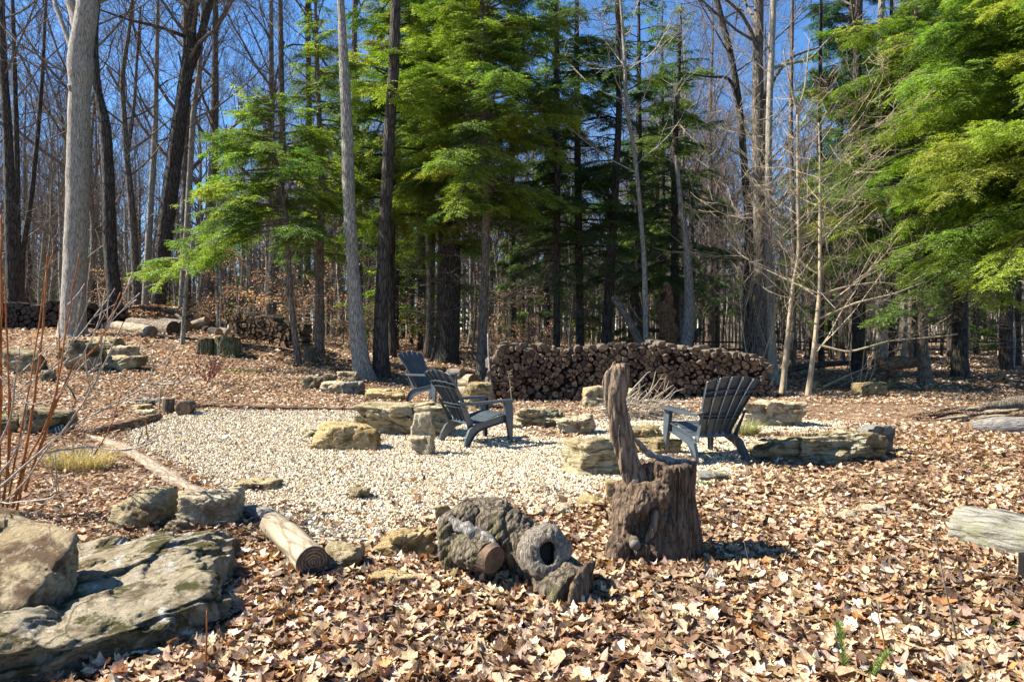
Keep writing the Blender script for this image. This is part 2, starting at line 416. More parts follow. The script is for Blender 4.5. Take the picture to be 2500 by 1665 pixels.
# ================================================================== GROUND
def m_ground():
    t = NT('leaf_covered_soil'); co = t.coord()
    cells = t.vor(co, 13, 'F1', 'Color'); sep = t.t.nodes.new('ShaderNodeSeparateColor'); t.l(cells, sep.inputs[0])
    col = t.ramp(sep.outputs[0], [(0., (.10, .055, .03)), (.35, (.22, .13, .075)), (.7, (.34, .22, .13)), (1., (.50, .37, .24))])
    col = t.mix(t.ramp(t.noise(co, 6, 8, .75), [(.35, 0.), (.6, .75)]), col, (.10, .06, .035))
    col = t.mix(t.ramp(t.noise(co, .35, 5, .6), [(.5, 0.), (.62, .6)]), col, (.12, .07, .045))
    h = t.math('ADD', t.vor(co, 13, 'F1'), t.noise(co, 30, 5))
    return t.done(col, t.bump(h, .8, .05))
def axis_pts(lo, hi, fine_lo, fine_hi, step, grow=1.07):
    a = list(np.arange(fine_lo, fine_hi, step)); s = step; x = fine_hi; r = []
    while x < hi: r.append(x); s *= grow; x += s
    r.append(hi); s = step; x = fine_lo; l = []
    while x > lo: s *= grow; x -= s; l.append(max(x, lo))
    return np.array(sorted(set(l))+a+r)
gx = axis_pts(-260, 260, -10, 10, .12); gy = axis_pts(-40, 420, 1.5, 22, .12)
X, Y = np.meshgrid(gx, gy); Z = terrain(X, Y)
mb = MB(); ny, nx = X.shape; ii = np.arange(ny-1)[:, None]*nx; jj = np.arange(nx-1)[None]
mb.add(np.stack([X.ravel(), Y.ravel(), Z.ravel()], 1), np.stack([ii+jj, ii+jj+1, ii+nx+jj+1, ii+nx+jj], 2).reshape(-1, 4))
tag(mb.build('ground', m_ground(), smooth=True), kind='structure')

# gravel patio outline, traced on the ground
GP = [(455, 1000), (640, 1003), (860, 1004), (960, 985), (1060, 1000), (1250, 1012), (1290, 1060), (1400, 1075), (1480, 1010), (1560, 1000), (1700, 1020), (1830, 1040), (1960, 1026), (2075, 1033), (2010, 1060),
      (1870, 1060), (1850, 1128), (1805, 1165), (1720, 1205), (1560, 1215), (1440, 1230), (1340, 1250), (1200, 1262), (1080, 1275), (950, 1335), (860, 1345), (770, 1340), (690, 1300), (620, 1245), (520, 1190), (420, 1130), (330, 1088), (300, 1065), (345, 1035), (400, 1018)]
gpoly = np.array([G(*q)[:2] for q in GP])
def inpoly(x, y, poly):
    r = np.zeros(len(x), bool); n = len(poly)
    for i in range(n):
        x1, y1 = poly[i]; x2, y2 = poly[(i+1) % n]
        c = ((y1 > y) != (y2 > y)) & (x < (x2-x1)*(y-y1)/(y2-y1+1e-12)+x1); r ^= c
    return r
def edge_dist(x, y, poly):
    d = np.full(len(x), 1e9); n = len(poly)
    for i in range(n):
        a = poly[i]; b = poly[(i+1) % n]; ab = b-a; t = np.clip(((x-a[0])*ab[0]+(y-a[1])*ab[1])/(ab@ab), 0, 1)
        d = np.minimum(d, np.hypot(x-a[0]-t*ab[0], y-a[1]-t*ab[1]))
    return d
def m_gravelbed():
    t = NT('gravel_bed'); co = t.coord(); v = t.vor(co, 48, 'F1', 'Color'); s = t.t.nodes.new('ShaderNodeSeparateColor'); t.l(v, s.inputs[0])
    col = t.ramp(s.outputs[0], [(0., (.13, .10, .07)), (.4, (.30, .25, .18)), (.8, (.50, .44, .34)), (1., (.62, .58, .5))])
    return t.done(col, t.bump(t.vor(co, 48, 'F1'), .8, .02))
bx = np.arange(gpoly[:, 0].min(), gpoly[:, 0].max(), .08); by = np.arange(gpoly[:, 1].min(), gpoly[:, 1].max(), .08)
X, Y = np.meshgrid(bx, by); ny, nx = X.shape; Z = terrain(X, Y)+.008
ins = (inpoly(X.ravel(), Y.ravel(), gpoly)).reshape(X.shape)
ii = np.arange(ny-1)[:, None]*nx; jj = np.arange(nx-1)[None]; f = np.stack([ii+jj, ii+jj+1, ii+nx+jj+1, ii+nx+jj], 2)
ok = ins[:-1, :-1] & ins[1:, :-1] & ins[:-1, 1:] & ins[1:, 1:]
mb = MB(); mb.add(np.stack([X.ravel(), Y.ravel(), Z.ravel()], 1), f[ok]); tag(mb.build('gravel_patio', m_gravelbed(), smooth=True), kind='structure')

def rotmats(rng, N, tilt):
    a = rng.uniform(0, 2*pi, N); ca, sa = np.cos(a), np.sin(a); Rz = np.zeros((N, 3, 3)); Rz[:, 0, 0] = ca; Rz[:, 0, 1] = -sa; Rz[:, 1, 0] = sa; Rz[:, 1, 1] = ca; Rz[:, 2, 2] = 1
    b = rng.normal(0, 1, N)*tilt; d = rng.uniform(0, 2*pi, N); ux, uy = np.cos(d), np.sin(d); c, s = np.cos(b), np.sin(b); C = 1-c
    R = np.zeros((N, 3, 3)); R[:, 0, 0] = c+ux*ux*C; R[:, 0, 1] = ux*uy*C; R[:, 0, 2] = uy*s; R[:, 1, 0] = ux*uy*C; R[:, 1, 1] = c+uy*uy*C; R[:, 1, 2] = -ux*s
    R[:, 2, 0] = -uy*s; R[:, 2, 1] = ux*s; R[:, 2, 2] = c
    return R@Rz
def palette(rng, N, cols, wts, jit=.12):
    c = np.array(cols)[rng.choice(len(cols), N, p=np.array(wts)/sum(wts))]
    return np.clip(c*(1+rng.normal(0, jit, (N, 1)))*(1+rng.normal(0, .04, (N, 3))), 0, 1)

# gravel stones
rng = np.random.default_rng(5)
N = 250000
d = rng.uniform(0, 1, N)
x = rng.uniform(gpoly[:, 0].min()-.3, gpoly[:, 0].max()+.3, N); y = 5.0+(gpoly[:, 1].max()-5.0)*rng.uniform(0, 1, N)**1.25
ins = inpoly(x, y, gpoly); ed = edge_dist(x, y, gpoly); patch = fbm(np.stack([x*1.2, y*1.2, 0*x], 1), 9, 3)
keep = (ins & ((ed > .12) | (rng.random(N) < .6))) | (~ins & (ed < .35) & (rng.random(N) < .22*np.exp(-ed*5)))
x, y = x[keep], y[keep]; N = len(x)
T = np.array([[1, 0, 0], [-1, 0, 0], [0, 1, 0], [0, -1, 0], [0, 0, 1], [0, 0, -1]], float)
TF = np.array([[0, 2, 4], [2, 1, 4], [1, 3, 4], [3, 0, 4], [2, 0, 5], [1, 2, 5], [3, 1, 5], [0, 3, 5]])
s = rng.lognormal(0, .33, N)*.0102
V = T[None]*(s[:, None, None]*rng.uniform(.65, 1.3, (N, 1, 3)))*rng.uniform(.8, 1.2, (N, 6, 1)); V = np.einsum('nij,nkj->nki', rotmats(rng, N, .8), V)
V += np.stack([x, y, terrain(x, y)+.012+s*.2], 1)[:, None]
c = palette(rng, N, [(.62, .55, .41), (.53, .43, .28), (.37, .28, .17), (.70, .65, .54), (.33, .29, .235), (.15, .11, .07), (.42, .27, .14)], [27, 24, 17, 9, 10, 12, 3])
mb = MB(); mb.add(V.reshape(-1, 3), (TF[None]+np.arange(N)[:, None, None]*6).reshape(-1, 3), np.repeat(c, 6, 0))
tag(mb.build('gravel', M['stone'], col=True), 'loose pale cream and tan pea gravel spread over the patio', 'gravel', kind='stuff')

# fallen leaves -------------------------------------------------------
def leaf_tpl(kind):
    if kind == 'maple':
        pol = [(-90, .35), (-60, .66), (-38, .62), (-12, .92), (12, .66), (38, .98), (62, .68), (90, 1.12), (118, .68), (142, .98), (168, .66), (192, .92), (218, .62), (240, .66)]
        v = [(0, 0)]+[(r*cos(radians(a)), r*sin(radians(a))) for a, r in pol]; n = len(pol)
        v += [(0, .6)]; 
        f = [(0, 1+i, 1+(i+1) % n) for i in range(n)]
        v = v[:-1]
        inner = [(.5*x_, .5*y_) for x_, y_ in v[1:]]; v = [(0, 0)]+inner+v[1:]
        f = [(0, 1+i, 1+(i+1) % n) for i in range(n)]+[q for i in range(n) for q in ((1+i, 1+n+i, 1+n+(i+1) % n), (1+i, 1+n+(i+1) % n, 1+(i+1) % n))]
    elif kind == 'oval2':
        n = 10; o_ = [(.55*cos(a)*(1-.25*sin(a)), 1.05*sin(a)) for a in np.linspace(0, 2*pi, n, endpoint=False)]
        v = [(0, 0)]+[(.5*x_, .5*y_) for x_, y_ in o_]+o_
        f = [(0, 1+i, 1+(i+1) % n) for i in range(n)]+[q for i in range(n) for q in ((1+i, 1+n+i, 1+n+(i+1) % n), (1+i, 1+n+(i+1) % n, 1+(i+1) % n))]
    elif kind == 'oval':
        v = [(0, 0), (0, -1), (.38, -.6), (.55, 0), (.36, .6), (0, 1.1), (-.36, .6), (-.55, 0), (-.38, -.6)]
        f = [(0, 1+i, 1+(i+1) % 8) for i in range(8)]
    elif kind == 'oak':
        v = [(0, 0), (0, -1.1), (.3, -.7), (.2, -.5), (.55, -.3), (.3, -.05), (.65, .25), (.35, .45), (.4, .8), (0, 1.1), (-.4, .8), (-.35, .45), (-.65, .25), (-.3, -.05), (-.55, -.3), (-.2, -.5), (-.3, -.7)]
        f = [(0, 1+i, 1+(i+1) % 16) for i in range(16)]
    elif kind == 'quad':
        v = [(0, 0), (.7, -.5), (.8, .5), (0, 1), (-.75, .4), (-.6, -.6)]; f = [(0, 1, 2), (0, 2, 3), (0, 3, 4), (0, 4, 5), (0, 5, 1)]
    else:
        v = [(-.16, -1), (.2, -.9), (.16, 1), (-.2, .8)]; f = [(0, 1, 2), (0, 2, 3)]
    return np.array(v), np.array(f)
LC = [(.57, .42, .265), (.46, .315, .185), (.29, .18, .10), (.68, .55, .38), (.15, .09, .055), (.80, .71, .56), (.48, .24, .085), (.38, .28, .215)]
LF = [(.60, .47, .33), (.50, .37, .25), (.35, .25, .165), (.72, .62, .48), (.20, .135, .09), (.84, .77, .66), (.46, .27, .12), (.44, .35, .28)]
LW = [22, 20, 20, 13, 17, 6, 3, 9]
def scatter_leaves(mb, rng, x, y, size, kind, lift=.04, tilt=.36, curl=.62, cols=LC, wts=LW, z=None):
    N = len(x); v, f = leaf_tpl(kind); K = len(v)
    v2 = np.repeat(v[None], N, 0)*(1+rng.normal(0, .10, (N, K, 2)))
    c1, c2, c3, ed = rng.normal(.2, curl*.45, (N, 1)), rng.normal(.2, curl*.45, (N, 1)), rng.normal(0, curl*.35, (N, 1)), rng.normal(0, .10, (N, K))
    r2_ = (v[:, 0]**2+v[:, 1]**2)[None]
    zz = c1*v2[:, :, 0]**2+c2*v2[:, :, 1]**2+c3*v2[:, :, 0]*v2[:, :, 1]+ed*np.minimum(r2_*1.6, 1)
    if K > 18:                                                       # folded along the midrib, edges rolled and waved
        an = np.arctan2(v[:, 1], v[:, 0])[None]; zz = zz+np.abs(v2[:, :, 0])*rng.uniform(-.1, .4, (N, 1))+np.sin(an*rng.integers(2, 5, (N, 1))+rng.uniform(0, 6, (N, 1)))*r2_*rng.uniform(.03, .2, (N, 1))
        sh = 1-.28*np.clip(np.abs(zz), 0, 1); v2 = v2*sh[:, :, None]
    V = np.concatenate([v2, zz[:, :, None]], 2)*(size*.5)[:, None, None]
    V = np.einsum('nij,nkj->nki', rotmats(rng, N, tilt), V)
    base = terrain(x, y) if z is None else z
    V += np.stack([x, y, base+.006+rng.random(N)**1.5*lift], 1)[:, None]
    c = palette(rng, N, cols, wts)
    cc = np.repeat(c[:, None], K, 1)*(1+rng.normal(0, .05, (N, K, 1)))
    mb.add(V.reshape(-1, 3), (f[None]+np.arange(N)[:, None, None]*K).reshape(-1, 3), cc.reshape(-1, 3))
def pts(rng, N, y0, y1, p=1., wide=.92):
    """random ground points in the wedge in front of the camera, density falling with distance for p<1"""
    u = rng.random(N); y = (y0**(2*p)+(y1**(2*p)-y0**(2*p))*u)**(1/(2*p)); x = rng.uniform(-wide, wide, N)*y; return x, y
mb = MB(); rng = np.random.default_rng(11)
def place(N, y0, y1, smin, smax, kinds, lift, p=.8, tilt=.36, curl=.6, cols=None):
    x, y = pts(rng, N, y0, y1, p)
    ins = inpoly(x, y, gpoly); ed = edge_dist(x, y, gpoly)
    keep = ~ins & ((ed > .08) | (rng.random(len(x)) < .5)) | (ins & (rng.random(len(x)) < .022+.30*np.exp(-ed*5)))
    mul = (x < -.27*y-.4) & (y > 4.6) & (y < 9.5)                      # the left bed holds finer chips
    keep &= ~mul | (rng.random(len(x)) < .18)
    path = (np.abs(y-(13.0-.12*x)) < 1.5) & (x > 4.2) & (x < 12)          # trodden brown strip on the right
    keep &= ~path | (rng.random(len(x)) < .12); thin = fbm(np.stack([x*.5, y*.5, 0*x], 1), 77, 3) > .45; keep &= ~thin | (rng.random(len(x)) < .45)
    x, y = x[keep], y[keep]; n = len(x); k = rng.choice(len(kinds), n)
    for i, kd in enumerate(kinds):
        m = k == i; scatter_leaves(mb, rng, x[m], y[m], rng.uniform(smin, smax, m.sum()), kd, lift, tilt, curl, cols or LC)
place(17000, 2.4, 4.6, .06, .115, ['maple', 'oval2', 'oak', 'maple'], .05)
place(30000, 2.4, 6.0, .015, .05, ['quad', 'oval'], .035)
place(16000, 4.6, 6.4, .055, .10, ['maple', 'oval2', 'oval'], .05)
place(1200, 2.4, 6.5, .11, .145, ['maple', 'oak', 'oval2'], .05, .8, .3)
place(34000, 6.2, 9.8, .045, .095, ['oak', 'quad', 'oval'], .05)
place(75000, 9.5, 17, .04, .08, ['quad'], .04, cols=LF)
place(60000, 17, 34, .07, .13, ['quad'], .06, .7, cols=LF)
place(30000, 34, 70, .15, .30, ['quad'], .06, .6, cols=LF)
tag(mb.build('leaf_litter', M['leaf'], smooth=True, col=True), 'curled tan and brown fallen leaves carpeting the woodland floor', 'leaves', kind='stuff')
def litter_twigs():
    rng = np.random.default_rng(31); x, y = pts(rng, 1500, 2.4, 16, .8); k = ~inpoly(x, y, gpoly) | (rng.random(len(x)) < .06); x, y = x[k], y[k]; N = len(x); a = rng.uniform(0, 2*pi, N); L = rng.uniform(.05, .32, N); h = rng.uniform(.03, .07, N)
    p0 = np.stack([x, y, terrain(x, y)+h], 1); dv = np.stack([np.cos(a), np.sin(a), rng.normal(0, .10, N)], 1); p1 = p0+dv*L[:, None]*.5; p2 = p1+(dv+rng.normal(0, .22, (N, 3))*[1, 1, .4])*L[:, None]*.5; r = rng.uniform(.0012, .004, N)
    m = MB(); prisms(m, p0, p1, r, r*.85, 5); prisms(m, p1, p2, r*.85, r*.5, 5); tag(m.build('fallen_twigs', M['twig']), 'thin dead twigs scattered among the fallen leaves', 'twigs', kind='stuff')
litter_twigs()
# bark mulch and leaf crumbs in the left bed and over everything a little
mb = MB(); x, y = pts(rng, 60000, 4.4, 10, .8)
mul = (x < -.25*y-.3); keep = (~inpoly(x, y, gpoly)) & (mul | (rng.random(len(x)) < .15)); x, y = x[keep], y[keep]
scatter_leaves(mb, rng, x, y, rng.uniform(.03, .075, len(x)), 'chip', .03, .35, .6, [(.42, .28, .16), (.30, .18, .10), (.56, .42, .28), (.14, .08, .05), (.68, .56, .42)], [30, 26, 18, 16, 8])
x, y = pts(rng, 26000, 3, 10, .8); keep = (~inpoly(x, y, gpoly)); x, y = x[keep], y[keep]
scatter_leaves(mb, rng, x, y, rng.uniform(.015, .05, len(x)), 'chip', .02, .35, .6, [(.36, .22, .13), (.20, .12, .07), (.5, .36, .24)], [1, 1, 1])
tag(mb.build('bark_mulch', M['leaf'], col=True), 'fine brown bark chips and leaf crumbs on the bed at the left', 'mulch', kind='stuff')

# ================================================================== ROCKS
_ico = {}
def ico(sub):
    if sub not in _ico:
        bm = bmesh.new(); bmesh.ops.create_icosphere(bm, subdivisions=sub, radius=1)
        v = np.array([q.co[:] for q in bm.verts]); f = np.array([[a.index for a in q.verts] for q in bm.faces]); bm.free(); _ico[sub] = (v, f)
    return _ico[sub]
def rock_shape(seed, dims, k=11, rough=.07, sub=5, boxy=.74, planes=(), p=16, strat=0):
    rng = np.random.default_rng(seed); v, f = ico(sub)
    n = rng.normal(0, 1, (k, 3)); n /= np.linalg.norm(n, axis=1)[:, None]; d = rng.uniform(.60, .95, k)
    ax = np.array([[1, 0, 0], [-1, 0, 0], [0, 1, 0], [0, -1, 0], [0, 0, 1], [0, 0, -1]], float)+rng.normal(0, .10, (6, 3)); da = np.full(6, boxy)
    N = [n, ax/np.linalg.norm(ax, axis=1)[:, None]]; D = [d, da]
    for q in planes:
        m = np.array(q[:3], float); N.append((m/np.linalg.norm(m))[None]); D.append(np.array([q[3]]))
    N = np.concatenate(N); D = np.concatenate(D)
    dot = np.maximum(v@N.T, 1e-3); r = ((dot/D)**p).sum(1)**(-1/p); q = v*r[:, None]
    lo, hi = q.min(0), q.max(0); q = (q-(lo+hi)/2)/((hi-lo)/2)
    q = q*np.array(dims)/2; s = max(dims)
    nn = q/np.maximum(np.linalg.norm(q, axis=1)[:, None], 1e-6)
    big_ = q/s; wv = .25*fbm(big_*2.2+seed, seed+2, 3)
    ax_ = rng.normal(0, .35, 3)+[0, 0, 1.]; ax_ /= np.linalg.norm(ax_); hh = (big_@ax_)*rng.uniform(4.5, 7)+wv*2.2; saw = hh-np.floor(hh)
    ax2 = rng.normal(0, 1, 3); ax2 /= np.linalg.norm(ax2); h2 = (big_@ax2)*rng.uniform(2.5, 4)+wv*2; saw2 = h2-np.floor(h2)
    o = fbm(big_*2.6+seed, seed, 3)*rough*s*.9 - (1-np.abs(vnoise(big_*4.3+seed, seed+3)))**4*rough*s*.8 - (1-np.abs(vnoise(big_*9+seed, seed+4)))**5*rough*s*.35 + (saw*.9-.4)*rough*s*(1.1 if strat else .45)+(saw2-.5)*rough*s*.5 + fbm(q*20, seed+9, 3)*.006
    if strat: o = o+strat*s*(sstep(-.15, .15, vnoise(np.stack([q[:, 0]*.9, q[:, 1]*.9, q[:, 2]*11/strat_h(dims)], 1), seed+5))-.5)
    q = q+nn*o[:, None]
    return q, f
def strat_h(dims): return max(.6, dims[2]*2.2)
def put_rock(name, label, mat, c, dims, seed, rot=0, tilt=(0, 0), cat='rock', **kw):
    q, f = rock_shape(seed, dims, **kw)
    mb = MB(); mb.add(q, f); o = mb.build(name, mat, smooth=True); o.location = c; o.rotation_euler = (tilt[0], tilt[1], rot)
    try: o.data.set_sharp_from_angle(angle=radians(38))
    except Exception: pass
    return tag(o, label, cat)
def rock(label, px0, px1, yt, yb, mat, seed, deep=.75, rot=0, tilt=(0, 0), name='rock', bury=.18, dist=None, cat='rock', **kw):
    g = G((px0+px1)/2, yb) if dist is None else Gd((px0+px1)/2, dist)
    wd = (px1-px0)/F*g.y; dd = wd*deep
    if kw.get('sub') is None: kw['sub'] = 4 if (px1-px0) < 90 else 5
    cy = g.y+dd*.42; top = CH-(yt-HY)/F*(cy+dd*.18); gz = tz((((px0+px1)/2)-CX)/F*cy, cy); h = max(.09, top-gz)
    wd = (px1-px0)/F*cy*.97
    H = h*(1+bury); c = (((px0+px1)/2-CX)/F*cy, cy, gz+h-H/2)
    return put_rock(name, label, M[mat], c, (wd, dd, H), seed, rot, tilt, cat, **kw)

# the big weathered boulder in the left foreground
def big_boulder():
    c = Vector((-2.74, 3.53, -.10)); dims = (2.6, 1.75, .66)
    q, f = rock_shape(21, dims, k=9, rough=.035, sub=7, boxy=.62, planes=[(.75, -.45, .25, .80), (.1, -.55, .8, .70), (.9, .3, .1, .86), (0, .15, 1, .58)], p=18)
    nn = q/np.linalg.norm(q, axis=1)[:, None]
    lg = q@np.array([-.25, .35, .9])*4.2+.5*fbm(q*1.1, 97, 3); lg2 = q@np.array([.62, -.75, .2])*1.7+.35*fbm(q*1.3, 98, 3)
    q = q+nn*(.035*fbm(q*2.2, 91, 4)-.10*(1-np.abs(vnoise(q*1.5, 95)))**7-.035*(1-np.abs(vnoise(q*4.1, 96)))**5+.055*(lg-np.floor(lg)-.5)+.06*(lg2-np.floor(lg2)-.5)+.020*fbm(q*9, 92, 5)+.009*fbm(q*34, 93, 3))[:, None]
    mb = MB(); mb.add(q, f); o = mb.build('boulder', M['bigrock'], smooth=True); o.location = c; o.rotation_euler = (radians(-2), radians(-3), radians(28))
    tag(o, 'huge low grey boulder with moss and white lichen filling the bottom left corner', 'boulder')
big_boulder()
put_rock('boulder', 'ochre wedge shaped boulder with brown stains lying tilted on the huge grey boulder', M['tiltrock'], (-2.86, 3.45, .33), (1.42, .80, .40), 34, radians(-6), (radians(16), radians(8)), 'boulder', k=6, rough=.03, sub=6, boxy=.66, planes=[(.35, -.2, .9, .62), (.2, -.85, .2, .6), (.1, -.5, -.75, .6), (.7, -.3, -.5, .72)], p=22)
R = rock
R('smooth round tan boulder left of the craggy pale stone behind the huge boulder', 282, 418, 1188, 1300, 'tanrock', 41, .9, k=14, rough=.04)
R('craggy pale boulder with a diagonal ridge between round tan boulder and cut log', 448, 588, 1190, 1292, 'palerock', 42, .8, k=6, rough=.06, boxy=.75)
R('low flat buff stone behind the craggy pale boulder', 395, 480, 1200, 1240, 'tanrock', 43, .8)
R('small dark brown stone tucked against the back edge of the huge boulder', 405, 470, 1280, 1306, 'brownrock', 44, .8)
R('small rough stone between the round tan boulder and the craggy pale boulder', 415, 455, 1232, 1262, 'tanrock', 45, .9)
R('cracked grey tan boulder right of the cut end of the pale log', 786, 890, 1320, 1400, 'tanrock', 46, .85, k=12, rough=.05, boxy=.7)
R('large pale yellow craggy stone against the left side of the gnarled log', 905, 1078, 1285, 1378, 'yelrock', 47, .6, k=6, rough=.09, sub=6, tilt=(0, radians(-10)))
R('small pointed yellow stone wedged above the craggy stone beside the gnarled log', 1058, 1105, 1228, 1285, 'yelrock', 48, .6, rough=.06)
R('flat low yellow stone half covered with leaves in front of the pale craggy stone', 905, 1020, 1402, 1442, 'yelrock', 49, .7)
R('flat thin buff flagstone lying in the gravel left of centre', 565, 682, 1172, 1202, 'tanrock', 50, .6, boxy=.5)
R('small brown lump of stone in the middle of the gravel', 850, 905, 1188, 1222, 'brownrock', 51, .8)
R('bright tan squarish stone left of the tall stump slab', 1472, 1540, 1166, 1222, 'yelrock', 52, .7, k=5, rough=.04)
R('flat yellow topped stone at the gravel edge between white stone and tall stump', 1400, 1480, 1208, 1246, 'yelrock', 53, .8, k=6)
R('white stone at the gravel edge in front of the leaves', 1335, 1405, 1232, 1268, 'palerock', 54, .8)
R('smallest white stone beside the gnarled log at the gravel edge', 1298, 1338, 1240, 1270, 'palerock', 55, .8)
R('flat grey oval stone in the gravel right of the tall stump', 1700, 1775, 1152, 1178, 'greyrock', 56, .7, k=20, rough=.02)
R('big layered mossy rock directly behind the upright slab of the tall stump', 1366, 1545, 1062, 1162, 'strat', 57, .7, k=5, rough=.05, sub=6, boxy=.8, strat=.05)
R('long mossy slab between the tall stump and the right chair', 1530, 1660, 1062, 1112, 'mossrock', 58, .7, k=6, rough=.06)
R('dark mossy ledge stone behind the slab next to the right chair', 1525, 1625, 1034, 1075, 'mossrock', 59, .8, k=6)
R('rounded yellow boulder with a bright top in the gravel left of the upright stone', 766, 934, 1032, 1102, 'yelrock', 60, .6, rot=radians(-8), k=8, rough=.04, sub=6)
R('small flat pale stone at the left tip of the rounded yellow boulder', 733, 790, 1042, 1070, 'palerock', 61, .8)
R('broad layered flat topped boulder behind the upright stone and left chair', 868, 1108, 982, 1066, 'strat', 62, .55, k=4, rough=.05, sub=6, boxy=.85, strat=.035)
R('pale blocky stone under the front of the broad flat topped boulder', 905, 1000, 1012, 1062, 'palerock', 63, .5, k=5, rough=.05)
# upright stone with a step in its face
def upright():
    g = G(1032, 1114); cy = g.y+.12
    q, f = rock_shape(64, (.30, .26, .60), k=3, rough=.035, sub=5, boxy=.74, planes=[])
    q[:, 0] *= 1-.25*sstep(-.05, .3, q[:, 2]); m = (q[:, 1] < 0); q[:, 1] += np.where(m, .07*sstep(-.01, .03, q[:, 2]), 0)
    mb = MB(); mb.add(q, f); o = mb.build('rock', M['palerock'], smooth=True); o.location = ((1032-CX)/F*cy, cy, g.z+.22); tag(o, 'narrow pale stone standing upright in the gravel left of the left chair', 'rock')
upright()
R('mossy brown boulder between the left chair and the firewood stack', 1128, 1205, 928, 1000, 'mossrock', 65, .9, k=12, rough=.06, sub=5)
R('low mossy layered stone right of the left chair arm', 1255, 1378, 994, 1046, 'strat', 66, .7, k=5, rough=.06, strat=.04)
R('white faced blocky rock right of the low mossy stone in the gravel', 1350, 1455, 1010, 1064, 'palerock', 67, .7, k=6, rough=.07, boxy=.8)
R('square tan rock in front of the firewood stack left of the stump slab', 1418, 1492, 938, 995, 'tanrock', 68, .8, k=5, rough=.05, boxy=.85)
R('tan rock in front of the firewood stack just right of the stump slab', 1515, 1552, 945, 990, 'tanrock', 69, 1.2, k=5, rough=.05, boxy=.85)
R('small flat white stone by the left chair leg', 1240, 1275, 1030, 1048, 'palerock', 70, .8)
R('angular pale boulder behind the right chair with a torn lower edge', 1797, 1955, 976, 1042, 'palerock', 71, .6, k=5, rough=.05, sub=6, boxy=.85, strat=.02)
R('long flat topped bench rock with white top and mossy side at the right', 1832, 2092, 1046, 1132, 'strat', 72, .5, k=8, rough=.06, sub=6, boxy=.80, strat=.05, rot=radians(6))
R('chunky green mossy rock at the right end of the long bench rock', 2062, 2160, 1046, 1128, 'mossrock', 73, .8, k=6, rough=.06)
R('smooth dark grey boulder behind the right end of the long bench rock', 2085, 2172, 1030, 1112, 'greyrock', 74, .9, k=8, rough=.03)
# ring stones near the pale trunk
R('rounded tan stone at the left end of the stone ring below the pale trunk', 733, 792, 916, 950, 'brownrock', 75, .9)
R('bright white lichened stone in the ring below the pale trunk', 782, 850, 930, 960, 'palerock', 76, .7, k=6)
R('grey pitted stone at the foot of the pale trunk', 835, 888, 928, 966, 'greyrock', 77, .8, rough=.09)
R('flat grey tan stone behind the ring against the pale trunk', 820, 876, 905, 932, 'tanrock', 78, .8)
R('small brown stone behind the white one in the ring', 780, 822, 912, 934, 'brownrock', 79, .8)
R('long flat orange yellow stone right of the dark trunk foot', 896, 990, 949, 978, 'yelrock', 80, .6, k=6)
# left middle ground
R('large smooth olive tan boulder behind the red canes at the far left', 8, 118, 847, 912, 'brownrock', 81, .7, k=14, rough=.03)
R('dark brown craggy boulder second from the left behind the canes', 140, 262, 828, 908, 'brownrock', 82, .7, k=7, rough=.07)
R('flat slab rock leaning on the dark brown craggy boulder', 212, 295, 824, 855, 'tanrock', 83, .8, k=5)
R('lower block of the stacked tan rocks left of the trunk shadow', 258, 355, 868, 906, 'tanrock', 84, .7, k=5, rough=.05, boxy=.85)
R('upper pale rock of the stacked tan rocks', 268, 335, 843, 885, 'palerock', 85, .7, k=6, rough=.05)
R('small dark round stone in front of the olive boulder', 96, 138, 902, 932, 'brownrock', 86, .8)
R('grey olive boulder in the left bed beside the striped pipe end', 38, 168, 985, 1062, 'brownrock', 87, .8, k=10, rough=.04, sub=5)
R('dark low stone at the left edge in the bed', -40, 50, 1010, 1062, 'brownrock', 88, .8)
R('flat yellow stone on the leaves left of the two cut log rounds', 318, 372, 986, 1003, 'yelrock', 89, .7)
R('flat pale slab partly buried near the cut log rounds', 330, 382, 1001, 1016, 'palerock', 90, .7)
R('grey slab behind the two cut log rounds', 330, 398, 972, 990, 'greyrock', 91, .7)
# half buried stones on the right
R('bright flat sliver of pale stone half buried in leaves at the right', 2100, 2172, 1243, 1262, 'palerock', 92, .6)
R('thin white stone chip lying in the leaves right of centre', 2040, 2100, 1262, 1280, 'palerock', 93, .6)
R('green mossy boulder by the fallen branches at the edge of the wood', 2088, 2160, 932, 970, 'mossrock', 94, .8, rough=.08)
R('small mossy stone between the thin saplings at the right', 1962, 2010, 930, 955, 'mossrock', 95, .8)
# ================================================================== CHAIRS
def slab_path(mb, pts, widths, thick, mi=0):
    """a bent board: centre line pts, half-width vectors, thickness along the normal"""
    p = np.asarray(pts, float); w = np.asarray(widths, float); t = np.gradient(p, axis=0); t /= np.linalg.norm(t, axis=1)[:, None]
    n = np.cross(t, w); n /= np.linalg.norm(n, axis=1)[:, None]; n *= thick/2
    v = np.stack([p-w-n, p+w-n, p+w+n, p-w+n], 1); m = len(p); f = []
    for i in range(m-1):
        for a, b in ((0, 1), (1, 2), (2, 3), (3, 0)): f.append([i*4+a, i*4+b, i*4+4+b, i*4+4+a])
    f += [[3, 2, 1, 0], [m*4-4, m*4-3, m*4-2, m*4-1]]
    mb.add(v.reshape(-1, 3), np.array(f)[:, ::-1], mi=mi)
def bevel(o, w=.004, seg=2):
    m = o.modifiers.new('bevel', 'BEVEL'); m.width = w; m.segments = seg; m.limit_method = 'ANGLE'; m.angle_limit = radians(35)
    return o
def back_pt(u, s):                    # u 0 bottom..1 top, s -1..1 across ; curved fan back
    hw = .21+.135*u**1.1
    y = -.20-.33*u-.05*u*u+.045*(s*s); z = .30+.66*u-.05*abs(s)**2.2*(u**3)*1.2
    return np.array([hw*s, y, z])
